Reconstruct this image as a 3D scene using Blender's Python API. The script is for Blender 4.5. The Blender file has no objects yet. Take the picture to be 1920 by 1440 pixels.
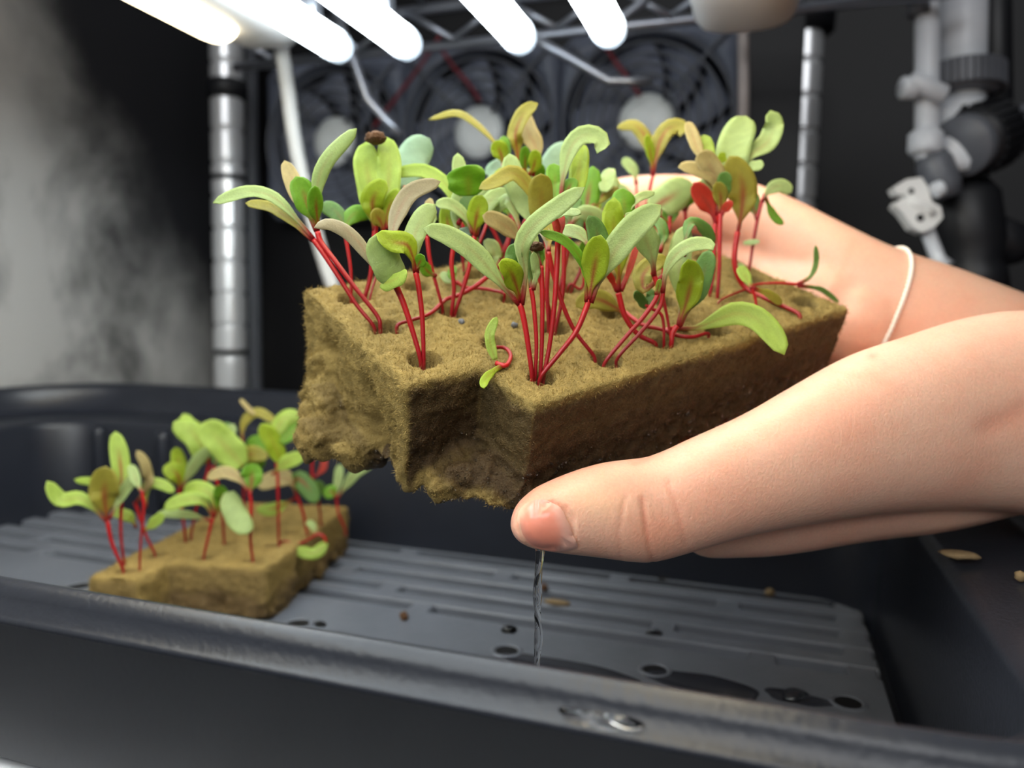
import bpy, bmesh, math, random
import numpy as np
from mathutils import Vector, noise
from mathutils.bvhtree import BVHTree

random.seed(7); rng = np.random.default_rng(7)
SC = bpy.context.scene; COL = SC.collection

# ---------------------------------------------------------------- camera, world, exposure
F = 1442.0; CX, CY = 960.0, 720.0            # focal length / principal point in pixels of the 1920x1440 frame
yaw, pit, rol = (math.radians(a) for a in (18.5, 4.8, 1.0))
FW = np.array([-math.sin(yaw)*math.cos(pit), math.cos(yaw)*math.cos(pit), -math.sin(pit)])
_r = np.array([math.cos(yaw), math.sin(yaw), 0.0]); _u = np.cross(_r, FW)
RT = _r*math.cos(rol) + _u*math.sin(rol); UP = np.cross(RT, FW)
CAM = np.array([0.0, 0.0, 250.0])            # working unit: millimetre
MM = 0.001
cd = bpy.data.cameras.new('camera'); cam = bpy.data.objects.new('camera', cd); COL.objects.link(cam)
cd.sensor_fit = 'HORIZONTAL'; cd.sensor_width = 36.0; cd.lens = F/1920*36.0
cd.clip_start = 0.005; cd.clip_end = 20
from mathutils import Matrix
cam.matrix_world = Matrix(((RT[0], UP[0], -FW[0], CAM[0]*MM), (RT[1], UP[1], -FW[1], CAM[1]*MM), (RT[2], UP[2], -FW[2], CAM[2]*MM), (0, 0, 0, 1)))
cd.dof.use_dof = True; cd.dof.focus_distance = 0.167; cd.dof.aperture_fstop = 11.0
SC.camera = cam
w = bpy.data.worlds.new('world'); SC.world = w; w.use_nodes = True
w.node_tree.nodes['Background'].inputs[0].default_value = (0.95, 0.97, 1.0, 1)
w.node_tree.nodes['Background'].inputs[1].default_value = 0.24
SC.view_settings.view_transform = 'Standard'; SC.view_settings.look = 'None'
SC.view_settings.exposure = 0.0; SC.view_settings.gamma = 1.0; SC.view_settings.use_curve_mapping = False
TUBE_POWER = 10.6; BAR_POWER = 9.0
# unseen area light added behind and above the camera to brighten hands, fans, pipes
ld = bpy.data.lights.new('added_fill_light', 'AREA'); ld.shape = 'RECTANGLE'; ld.size = 1.2; ld.size_y = 0.6; ld.energy = 11.5; ld.color = (0.97, 0.98, 1.0)
lo = bpy.data.objects.new('added_fill_light', ld); COL.objects.link(lo); lo.location = (0.35, -1.5, 1.1)
lo.rotation_euler = (Vector((0.05, 0.2, 0.25)) - lo.location).to_track_quat('-Z', 'Y').to_euler()

# ---------------------------------------------------------------- geometry helpers (all in mm, scaled at the mesh)
def ray(x, y): return FW + RT*(x-CX)/F - UP*(y-CY)/F
def at(x, y, d): return CAM + ray(x, y)*d                    # point seen at a pixel, d mm deep
def on_y(x, y, Y): r = ray(x, y); return CAM + r*(Y/r[1])
def on_z(x, y, dz): r = ray(x, y); return CAM + r*(dz/r[2])
def to_px(P):
    q = np.asarray(P) - CAM; z = q@FW
    return CX + F*(q@RT)/z, CY - F*(q@UP)/z, z
def unit(v): v = np.asarray(v, float); return v/(np.linalg.norm(v)+1e-12)
def sm(a, b, x): t = np.clip((x-a)/(b-a), 0, 1); return t*t*(3-2*t)

def mesh_obj(name, V, Fc, mat, parent=None, smooth=True, col=None):
    me = bpy.data.meshes.new(name)
    V = np.asarray(V, float)*MM
    me.from_pydata(V.tolist(), [], [list(map(int, f)) for f in Fc]); me.update()
    if smooth: me.polygons.foreach_set('use_smooth', [True]*len(me.polygons))
    if col is not None:
        a = me.color_attributes.new('col', 'FLOAT_COLOR', 'POINT')
        c = np.ones((len(V), 4)); c[:, :3] = col
        a.data.foreach_set('color', c.ravel())
    if mat: me.materials.append(mat)
    o = bpy.data.objects.new(name, me); COL.objects.link(o)
    if parent is not None: o.parent = parent
    return o
def share(src, parent, loc=None):
    o = src.copy(); COL.objects.link(o); o.parent = parent
    if loc is not None: o.location = [c*MM for c in loc]
    return o
def empty(name, label, cat, group=None, loc=None):
    o = bpy.data.objects.new(name, None); COL.objects.link(o); o.empty_display_size = 0.01
    if label: o['label'] = label
    if cat: o['category'] = cat
    if group: o['group'] = group
    return o
def tag(o, label=None, cat=None, group=None, kind=None):
    if label: o['label'] = label
    if cat: o['category'] = cat
    if group: o['group'] = group
    if kind: o['kind'] = kind
    return o
def join(parts):
    V = []; Fc = []; n = 0
    for v, f in parts:
        V.append(np.asarray(v, float)); Fc += [[i+n for i in q] for q in f]; n += len(v)
    return np.concatenate(V), Fc
def spline(P, n):
    P = np.asarray(P, float)
    if len(P) == 2: t = np.linspace(0, 1, n)[:, None]; return P[0]*(1-t)+P[1]*t
    Q = np.vstack([2*P[0]-P[1], P, 2*P[-1]-P[-2]])
    seg = np.linalg.norm(np.diff(P, axis=0), axis=1); cum = np.concatenate([[0], np.cumsum(seg)])
    out = []
    for s in np.linspace(0, cum[-1], n):
        k = min(max(np.searchsorted(cum, s, 'right')-1, 0), len(seg)-1)
        t = (s-cum[k])/(seg[k]+1e-12)
        a, b, c, d = Q[k], Q[k+1], Q[k+2], Q[k+3]
        out.append(.5*((2*b)+(-a+c)*t+(2*a-5*b+4*c-d)*t*t+(-a+3*b-3*c+d)*t**3))
    return np.array(out)
def tube(P, r, n=8, cap=True, closed=False):
    """swept circle; r scalar or per point"""
    P = np.asarray(P, float); m = len(P); r = np.broadcast_to(np.asarray(r, float), (m,))
    T = np.gradient(P, axis=0)
    if closed: T = np.roll(P, -1, 0)-np.roll(P, 1, 0)
    T /= np.linalg.norm(T, axis=1)[:, None]+1e-12
    a = np.array([0, 0, 1.0]) if abs(T[0][2]) < .9 else np.array([1.0, 0, 0])
    N = unit(np.cross(T[0], a)); V = []
    for i in range(m):
        N = unit(N-T[i]*(N@T[i])); B = np.cross(T[i], N)
        for k in range(n):
            an = 2*math.pi*k/n; V.append(P[i]+r[i]*(N*math.cos(an)+B*math.sin(an)))
    Fc = []
    for i in range(m if closed else m-1):
        j = (i+1) % m
        for k in range(n):
            l = (k+1) % n; Fc.append([i*n+k, i*n+l, j*n+l, j*n+k])
    if cap and not closed:
        Fc.append(list(range(n))[::-1]); Fc.append([(m-1)*n+k for k in range(n)])
    return np.array(V), Fc
def lathe(c, axis, prof, n=32, side=None):
    """prof: list of (radius, height along axis)"""
    axis = unit(axis); s = unit(np.cross(axis, [0.3, 0.2, 1.0] if abs(axis[2]) < .9 else [1, 0, 0])); b = np.cross(axis, s)
    V = []; Fc = []
    for r, h in prof:
        for k in range(n):
            a = 2*math.pi*k/n; V.append(np.asarray(c)+axis*h+r*(s*math.cos(a)+b*math.sin(a)))
    for i in range(len(prof)-1):
        for k in range(n):
            l = (k+1) % n; Fc.append([i*n+k, i*n+l, (i+1)*n+l, (i+1)*n+k])
    Fc.append(list(range(n))[::-1]); Fc.append([(len(prof)-1)*n+k for k in range(n)])
    return np.array(V), Fc
def box(c, s, ax=None, bev=0.0):
    """box with chamfered edges; ax: three unit axes"""
    ax = np.eye(3) if ax is None else np.asarray(ax)
    bm = bmesh.new(); bmesh.ops.create_cube(bm, size=1.0)
    for v in bm.verts: v.co = Vector((v.co.x*s[0], v.co.y*s[1], v.co.z*s[2]))
    if bev: bmesh.ops.bevel(bm, geom=list(bm.edges), offset=bev, segments=2, affect='EDGES', profile=.6)
    V = np.array([v.co[:] for v in bm.verts])@ax + np.asarray(c); bm.verts.index_update()
    Fc = [[v.index for v in f.verts] for f in bm.faces]; bm.free()
    return V, Fc
def remesh(V, Fc, vox, iters=6, lam=.5, soft=0):
    me = bpy.data.meshes.new('tmp'); me.from_pydata((np.asarray(V)*MM).tolist(), [], Fc); me.update()
    o = bpy.data.objects.new('tmp', me); COL.objects.link(o)
    m = o.modifiers.new('r', 'REMESH'); m.mode = 'VOXEL'; m.voxel_size = vox*MM; m.adaptivity = 0
    dg = bpy.context.evaluated_depsgraph_get(); e = o.evaluated_get(dg).to_mesh()
    nv = len(e.vertices); co = np.empty(nv*3); e.vertices.foreach_get('co', co); V2 = co.reshape(-1, 3)/MM
    F2 = [list(p.vertices) for p in e.polygons]; ed = np.empty(len(e.edges)*2, int); e.edges.foreach_get('vertices', ed); ed = ed.reshape(-1, 2)
    o.evaluated_get(dg).to_mesh_clear(); bpy.data.objects.remove(o); bpy.data.meshes.remove(me)
    deg = np.bincount(ed.ravel(), minlength=nv)[:, None]
    for it in range(iters):
        for l in (lam, -lam*1.04):
            S = np.zeros_like(V2); np.add.at(S, ed[:, 0], V2[ed[:, 1]]); np.add.at(S, ed[:, 1], V2[ed[:, 0]])
            V2 = V2 + l*(S/np.maximum(deg, 1)-V2)
    for it in range(soft):
        S = np.zeros_like(V2); np.add.at(S, ed[:, 0], V2[ed[:, 1]]); np.add.at(S, ed[:, 1], V2[ed[:, 0]]); V2 = V2 + .5*(S/np.maximum(deg, 1)-V2)
    return V2, F2
def vnormals(V, Fc):
    Q = np.array([f[:4] if len(f) >= 4 else f+[f[-1]] for f in Fc]); n = np.cross(V[Q[:, 2]]-V[Q[:, 0]], V[Q[:, 3]]-V[Q[:, 1]])
    N = np.zeros_like(V)
    for k in range(4): np.add.at(N, Q[:, k], n)
    return N/(np.linalg.norm(N, axis=1)[:, None]+1e-12)
def nz(V, s, seed=0.0, oct=3):
    return np.array([noise.fractal(Vector((v[0]*s+seed, v[1]*s-seed, v[2]*s+2*seed)), 1.0, 2.0, oct) for v in V])

# ---------------------------------------------------------------- materials
def lin(c): c = np.asarray(c, float)/255.; return np.where(c <= .04045, c/12.92, ((c+.055)/1.055)**2.4)
def new_mat(name):
    m = bpy.data.materials.new(name); m.use_nodes = True; nt = m.node_tree; return m, nt, nt.nodes['Principled BSDF']
def mat(name, rgb, rough=.5, metal=0., var=.12, scale=60., bump=0., bscale=400., spec=.5, trans=0., ior=1.45, sss=0., coat=0.):
    m, nt, b = new_mat(name); c = lin(rgb)
    tc = nt.nodes.new('ShaderNodeTexCoord')
    n = nt.nodes.new('ShaderNodeTexNoise'); n.inputs['Scale'].default_value = scale; n.inputs['Detail'].default_value = 4
    nt.links.new(tc.outputs['Object'], n.inputs['Vector'])
    mx = nt.nodes.new('ShaderNodeMix'); mx.data_type = 'RGBA'
    mx.inputs['A'].default_value = (*(c*(1-var)), 1); mx.clamp_factor = True; mx.inputs['B'].default_value = (*np.clip(c*(1+var), 0, 1), 1)
    nt.links.new(n.outputs['Fac'], mx.inputs['Factor']); nt.links.new(mx.outputs['Result'], b.inputs['Base Color'])
    b.inputs['Roughness'].default_value = rough; b.inputs['Metallic'].default_value = metal
    b.inputs['Specular IOR Level'].default_value = spec; b.inputs['IOR'].default_value = ior
    b.inputs['Transmission Weight'].default_value = trans; b.inputs['Coat Weight'].default_value = coat
    if sss: b.inputs['Subsurface Weight'].default_value = sss; b.inputs['Subsurface Radius'].default_value = (1, .35, .2); b.inputs['Subsurface Scale'].default_value = .002
    if bump:
        n2 = nt.nodes.new('ShaderNodeTexNoise'); n2.inputs['Scale'].default_value = bscale; n2.inputs['Detail'].default_value = 5
        nt.links.new(tc.outputs['Object'], n2.inputs['Vector'])
        bp = nt.nodes.new('ShaderNodeBump'); bp.inputs['Strength'].default_value = bump; bp.inputs['Distance'].default_value = .001
        nt.links.new(n2.outputs['Fac'], bp.inputs['Height']); nt.links.new(bp.outputs['Normal'], b.inputs['Normal'])
    return m
def emit(name, rgb, strength):
    m, nt, b = new_mat(name); b.inputs['Base Color'].default_value = (.8, .8, .8, 1)
    b.inputs['Emission Color'].default_value = (*lin(rgb), 1); b.inputs['Emission Strength'].default_value = strength; return m
def attr_mat(name, rough, transl=0., bump=0., bscale=900., spec=.4, sss=0., sscale=.002, coat=0.):
    m, nt, b = new_mat(name)
    a = nt.nodes.new('ShaderNodeAttribute'); a.attribute_name = 'col'
    tc = nt.nodes.new('ShaderNodeTexCoord')
    n = nt.nodes.new('ShaderNodeTexNoise'); n.inputs['Scale'].default_value = bscale; n.inputs['Detail'].default_value = 4
    nt.links.new(tc.outputs['Object'], n.inputs['Vector'])
    mr = nt.nodes.new('ShaderNodeMapRange'); mr.inputs['To Min'].default_value = .86; mr.inputs['To Max'].default_value = 1.14
    nt.links.new(n.outputs['Fac'], mr.inputs['Value'])
    vm = nt.nodes.new('ShaderNodeVectorMath'); vm.operation = 'SCALE'
    nt.links.new(a.outputs['Color'], vm.inputs[0]); nt.links.new(mr.outputs['Result'], vm.inputs['Scale'])
    nt.links.new(vm.outputs['Vector'], b.inputs['Base Color'])
    b.inputs['Roughness'].default_value = rough; b.inputs['Specular IOR Level'].default_value = spec; b.inputs['Coat Weight'].default_value = coat
    if sss:
        b.inputs['Subsurface Weight'].default_value = sss; b.inputs['Subsurface Radius'].default_value = (1, .35, .2); b.inputs['Subsurface Scale'].default_value = sscale
    if bump:
        bp = nt.nodes.new('ShaderNodeBump'); bp.inputs['Strength'].default_value = bump; bp.inputs['Distance'].default_value = .0005
        nt.links.new(n.outputs['Fac'], bp.inputs['Height']); nt.links.new(bp.outputs['Normal'], b.inputs['Normal'])
    if transl:
        t = nt.nodes.new('ShaderNodeBsdfTranslucent'); nt.links.new(vm.outputs['Vector'], t.inputs['Color'])
        ms = nt.nodes.new('ShaderNodeMixShader'); ms.inputs[0].default_value = transl
        out = nt.nodes['Material Output']
        nt.links.new(b.outputs[0], ms.inputs[1]); nt.links.new(t.outputs[0], ms.inputs[2]); nt.links.new(ms.outputs[0], out.inputs['Surface'])
    return m
M = dict(
    trayrib=mat('pale_tray_rib', (104, 108, 116), .33, var=.22, scale=70, bump=.15, bscale=500),  # plates and ribs in a paler grey than the tray walls
    trayfloor=mat('dark_tray_floor', (30, 32, 38), .33, var=.25, scale=70, bump=.15, bscale=500),  # channel bottoms in a darker grey than the ribs
    tray=mat('black_tray_plastic', (35, 38, 46), .3, var=.15, scale=90, bump=.12, bscale=700),
    tub=mat('white_tub_plastic', (225, 228, 235), .4),
    leaf=attr_mat('leaf', .45, transl=.42, bump=.35, bscale=2600),
    stem=attr_mat('stem', .28, transl=.12, bscale=500),
    skin=attr_mat('skin', .4, bump=.3, bscale=1500, sss=.35, sscale=.0035, spec=.35),
    nail=attr_mat('nail', .22, bscale=300, coat=.3, sss=.2),
    foam=attr_mat('foam', .95, bump=1.0, bscale=2600, spec=.2),
    fibre=attr_mat('foam_fibre', .8, transl=.15, spec=.2),
    water=mat('water', (255, 255, 255), .02, var=0, trans=1., ior=1.333),
    chrome=mat('chrome', (240, 242, 244), .3, metal=.55, var=.03, coat=.3),
    wire=mat('chrome_wire', (170, 175, 185), .3, metal=.85, var=.1),
    black=mat('black_plastic', (24, 25, 29), .45),
    fan=mat('fan_plastic', (98, 104, 118), .4),
    blade=mat('fan_blade_plastic', (122, 128, 144), .35),
    hub=mat('fan_hub_sticker', (236, 242, 240), .4, var=.12, scale=120),
    grey=mat('grey_pipe_plastic', (206, 210, 216), .35),
    dgrey=mat('dark_grey_pipe', (92, 95, 102), .4),
    white=mat('white_enamel', (228, 228, 226), .4, var=.04),
    cable=mat('white_cable', (205, 205, 202), .45, var=.04),
    greycable=mat('grey_cable', (165, 155, 150), .5),
    redwire=mat('red_wire', (120, 34, 42), .5),
    string=mat('white_string', (235, 226, 214), .8, var=.08, scale=2000),
    seed=mat('seed_husk', (96, 66, 40), .8, var=.4, scale=900, bump=.8, bscale=1500),
    crumb=mat('foam_crumb', (128, 108, 78), .9, var=.3, scale=500),
    tube=emit('lamp_tube_glow', (240, 250, 255), TUBE_POWER),
    strip=emit('lamp_bar_glow', (255, 236, 196), BAR_POWER),
    cap=mat('lamp_end_cap', (228, 234, 240), .25, var=.03, trans=.3),
)
# foam roughness follows the wetness and painted shade stored in the colour attribute's alpha
_nt = M['foam'].node_tree; _at = [n for n in _nt.nodes if n.type == 'ATTRIBUTE'][0]
_mr = _nt.nodes.new('ShaderNodeMapRange'); _mr.inputs['To Min'].default_value = .34; _mr.inputs['To Max'].default_value = .95
_nt.links.new(_at.outputs['Alpha'], _mr.inputs['Value']); _nt.links.new(_mr.outputs['Result'], _nt.nodes['Principled BSDF'].inputs['Roughness'])

# ---------------------------------------------------------------- setting
FLOOR_Z = 0.0
def wall(name, c, s, m, label=None):
    o = mesh_obj(name, *box(c, s), m, smooth=False); o['kind'] = 'structure'; return o
M['rackfloor'] = mat('rack_floor', (26, 27, 30), .5, bump=.3, bscale=80)
M['backwall'] = mat('black_panel', (13, 13, 16), .55, bump=.1)
M['rightwall'] = mat('dark_brown_wall', (22, 18, 16), .7)
WALL_SHADE = (1.2, 0.82, 0.98)  # slope and limits of the shade painted on the left wall
# left wall: mottled bare concrete with shade painted into its colour
mw, nt, b = new_mat('concrete_with_shade')
tc = nt.nodes.new('ShaderNodeTexCoord')
n1 = nt.nodes.new('ShaderNodeTexNoise'); n1.inputs['Scale'].default_value = 9; n1.inputs['Detail'].default_value = 7; n1.inputs['Roughness'].default_value = .6; n1.inputs['Distortion'].default_value = .4
mp = nt.nodes.new('ShaderNodeMapping'); mp.inputs['Scale'].default_value = (1, 1, .75)
nt.links.new(tc.outputs['Object'], mp.inputs['Vector']); nt.links.new(mp.outputs['Vector'], n1.inputs['Vector'])
cr = nt.nodes.new('ShaderNodeValToRGB'); e = cr.color_ramp.elements
e[0].position = .36; e[0].color = (*lin((78, 78, 78)), 1); e[1].position = .56; e[1].color = (*lin((188, 187, 184)), 1)
# painted shade: upper far part of the wall darkened in colour, ragged edge
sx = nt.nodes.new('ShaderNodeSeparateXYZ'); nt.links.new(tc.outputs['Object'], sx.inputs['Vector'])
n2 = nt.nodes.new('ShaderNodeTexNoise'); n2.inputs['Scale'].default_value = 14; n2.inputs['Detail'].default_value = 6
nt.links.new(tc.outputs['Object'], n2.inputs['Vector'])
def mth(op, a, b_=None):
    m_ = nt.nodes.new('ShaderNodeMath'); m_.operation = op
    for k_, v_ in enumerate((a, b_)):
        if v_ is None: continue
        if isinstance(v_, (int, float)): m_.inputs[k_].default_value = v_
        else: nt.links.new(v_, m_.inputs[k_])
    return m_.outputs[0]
edge = mth('ADD', mth('ADD', mth('MULTIPLY', sx.outputs['Y'], WALL_SHADE[0]), sx.outputs['Z']), mth('MULTIPLY', mth('SUBTRACT', n2.outputs['Fac'], .5), .2))
mk = nt.nodes.new('ShaderNodeMapRange'); mk.interpolation_type = 'SMOOTHSTEP'; mk.inputs['From Min'].default_value = WALL_SHADE[1]; mk.inputs['From Max'].default_value = WALL_SHADE[2]; nt.links.new(edge, mk.inputs['Value'])
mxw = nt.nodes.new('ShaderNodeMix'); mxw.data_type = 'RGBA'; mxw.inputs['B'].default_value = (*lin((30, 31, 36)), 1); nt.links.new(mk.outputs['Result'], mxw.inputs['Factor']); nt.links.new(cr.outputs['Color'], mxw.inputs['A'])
nt.links.new(n1.outputs['Fac'], cr.inputs['Fac']); nt.links.new(mxw.outputs['Result'], b.inputs['Base Color']); b.inputs['Roughness'].default_value = .9
bp = nt.nodes.new('ShaderNodeBump'); bp.inputs['Strength'].default_value = .3; bp.inputs['Distance'].default_value = .004
nt.links.new(n1.outputs['Fac'], bp.inputs['Height']); nt.links.new(bp.outputs['Normal'], b.inputs['Normal'])
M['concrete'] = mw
wall('floor', (0, 300, -10), (2400, 2400, 20), M['rackfloor'])
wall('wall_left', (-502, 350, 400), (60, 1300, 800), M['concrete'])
wall('wall_back', (100, 800, 400), (1340, 40, 800), M['backwall'])
wall('wall_right', (560, 350, 400), (40, 900, 800), M['rightwall'])

# ---------------------------------------------------------------- tray in its tub
X0, X1, Y0, Y1 = -390.0, 43.0, 130.0, 342.0
CZ = CAM[2]
def ring(o, z, rad=26, n=10, x0=X0, x1=X1, y0=Y0, y1=Y1):
    r = max(rad+o, 2); V = []
    for cx_, cy_, a0 in ((x1+o-r, y1+o-r, 0), (x0-o+r, y1+o-r, 90), (x0-o+r, y0-o+r, 180), (x1+o-r, y0-o+r, 270)):
        for k in range(n+1):
            a = math.radians(a0+90*k/n); V.append((cx_+r*math.cos(a), cy_+r*math.sin(a), CZ+z))
    return V
def sweep(prof, **kw):
    V = []; Fc = []
    for o, z in prof: V += ring(o, z, **kw)
    m = len(ring(*prof[0], **kw))
    for i in range(len(prof)-1):
        for k in range(m):
            l = (k+1) % m; Fc.append([i*m+k, i*m+l, (i+1)*m+l, (i+1)*m+k])
    return np.array(V), Fc, m
tray = empty('grow_tray', 'black plastic grow tray with a ribbed wet floor and wide rim', 'tray')
# wall + rim as one swept skin (inside up, over the lip, down the skirt)
prof = [(0, -120), (.8, -113), (3, -66.5), (4, -64), (7, -62.8), (29, -60.5), (32.5, -59), (35.2, -48), (36.2, -45.4), (38, -44.2), (40, -44.0), (42, -44.8), (43.4, -46.4), (44.2, -49.4), (45.6, -49.8), (46.3, -50.4), (46.0, -51.2), (44.0, -51.8), (43, -79.2), (41, -79.6), (40.4, -56), (38, -50), (33.5, -62.5), (7, -65.5), (5, -68), (2, -122)]
V, Fc, m = sweep(prof)
# the rim is narrower and sits lower along the front, where the tray sags
def sagged(V):
    V = V.copy()
    up_ = sm(-62.5, -50, V[:, 2]-CZ)
    sag = np.clip(1-(V[:, 1]-84)/290, 0, 1)
    out_ = (V[:, 1] < Y0-8)
    V[:, 2] -= np.where(out_ & (V[:, 2]-CZ > -92), 8.0*sag*np.clip((Y0-V[:, 1]-8)/26, 0, 1), 8.0*sag*up_)
    V[:, 1] = np.where(V[:, 1] < Y0, Y0-(Y0-V[:, 1])*.58, V[:, 1])
    return V
V = sagged(V)
mesh_obj('rim_and_walls', V, Fc, M['tray'], tray)
# floor plate with drain holes (grid of quads, holes cut as recessed dark cups)
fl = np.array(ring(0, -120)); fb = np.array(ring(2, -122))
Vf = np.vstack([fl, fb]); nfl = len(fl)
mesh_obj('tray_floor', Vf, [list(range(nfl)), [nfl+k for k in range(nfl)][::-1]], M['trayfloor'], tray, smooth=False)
# raised floor plates with recessed drainage channels between them, bridged here and there
RZ = CZ-115.0
def slab(xa, xb, ya, yb, z0=CZ-120.0, z1=RZ, c=.9):
    V = [(xa, ya, z0), (xb, ya, z0), (xb, yb, z0), (xa, yb, z0), (xa+.3, ya+.3, z1-c), (xb-.3, ya+.3, z1-c), (xb-.3, yb-.3, z1-c), (xa+.3, yb-.3, z1-c), (xa+c, ya+c, z1), (xb-c, ya+c, z1), (xb-c, yb-c, z1), (xa+c, yb-c, z1)]
    Fc = [[3, 2, 1, 0], [8, 9, 10, 11]]
    for i in (0, 4):
        for k in range(4): l = (k+1) % 4; Fc.append([i+k, i+l, i+4+l, i+4+k])
    return np.array(V, float), Fc
GW = 7.6; gy = [272.5+16.2*k for k in range(5)]
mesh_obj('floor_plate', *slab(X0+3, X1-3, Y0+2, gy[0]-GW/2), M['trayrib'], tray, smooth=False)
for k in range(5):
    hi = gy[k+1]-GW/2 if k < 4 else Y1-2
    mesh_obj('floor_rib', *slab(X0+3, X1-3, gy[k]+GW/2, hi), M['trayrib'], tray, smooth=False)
for k, xs_ in enumerate(((-330, -205, -128, 2, X1-9), (-352, -260, -150, -34, X1-9), (-310, -180, X1-9), (-345, -240, -110, -12, X1-9), (-300, -165, -60, X1-9))):
    for xc_ in xs_: mesh_obj('floor_bridge', *slab(xc_-5, xc_+5, gy[k]-GW/2-1.2, gy[k]+GW/2+1.2, z1=RZ-.3), M['trayrib'], tray, smooth=False)
M['hole'] = mat('drain_hole_dark', (6, 6, 8), .6)
def drain(P, r=4.2):
    c = np.array([P[0], P[1], CZ-115])
    v, f = lathe(c, (0, 0, 1), [(r+1.6, 0.02), (r+.9, .5), (r+.2, .55), (r-.3, .1), (r-.6, -1.6)], 20)
    o = mesh_obj('drain_rim', v, f[:-2], M['trayrib'], tray)
    v, f = lathe(c, (0, 0, 1), [(r-.2, .12), (r-.5, .16)], 20); mesh_obj('drain_hole', v, f, M['hole'], o)
for p in ((950, 1221), (1228, 1257), (1590, 1318), (560, 1170), (150, 1100)): drain(on_z(*p, -115))
# corner posts pressed into the wall
for xx in (X0+24, X0+70):
    v, f = lathe((xx, Y1+1.5, CZ-113), (0, -.03, 1), [(4.5, 0), (4.2, 20), (4, 44), (3, 47)], 14); mesh_obj('wall_flute', v, f, M['tray'], tray)
# white tub under the tray
tub = empty('reservoir_tub', 'white plastic tub under the black tray, a sliver at the bottom corner', 'tub')
v, f, m = sweep([(30, -250), (36, -94), (37, -88), (45, -87.5), (46, -85.5), (45.5, -82.2), (34, -82.0), (33, -88), (27, -247)])
mesh_obj('tub_wall', sagged(v), f, M['tub'], tub)
v = np.vstack([ring(29, -249.5), ring(29, -246)]); n = len(v)//2
mesh_obj('tub_base', v, [list(range(n))[::-1], [n+k for k in range(n)]]+[[k, (k+1) % n, n+(k+1) % n, n+k] for k in range(n)], M['tub'], tub)

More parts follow.
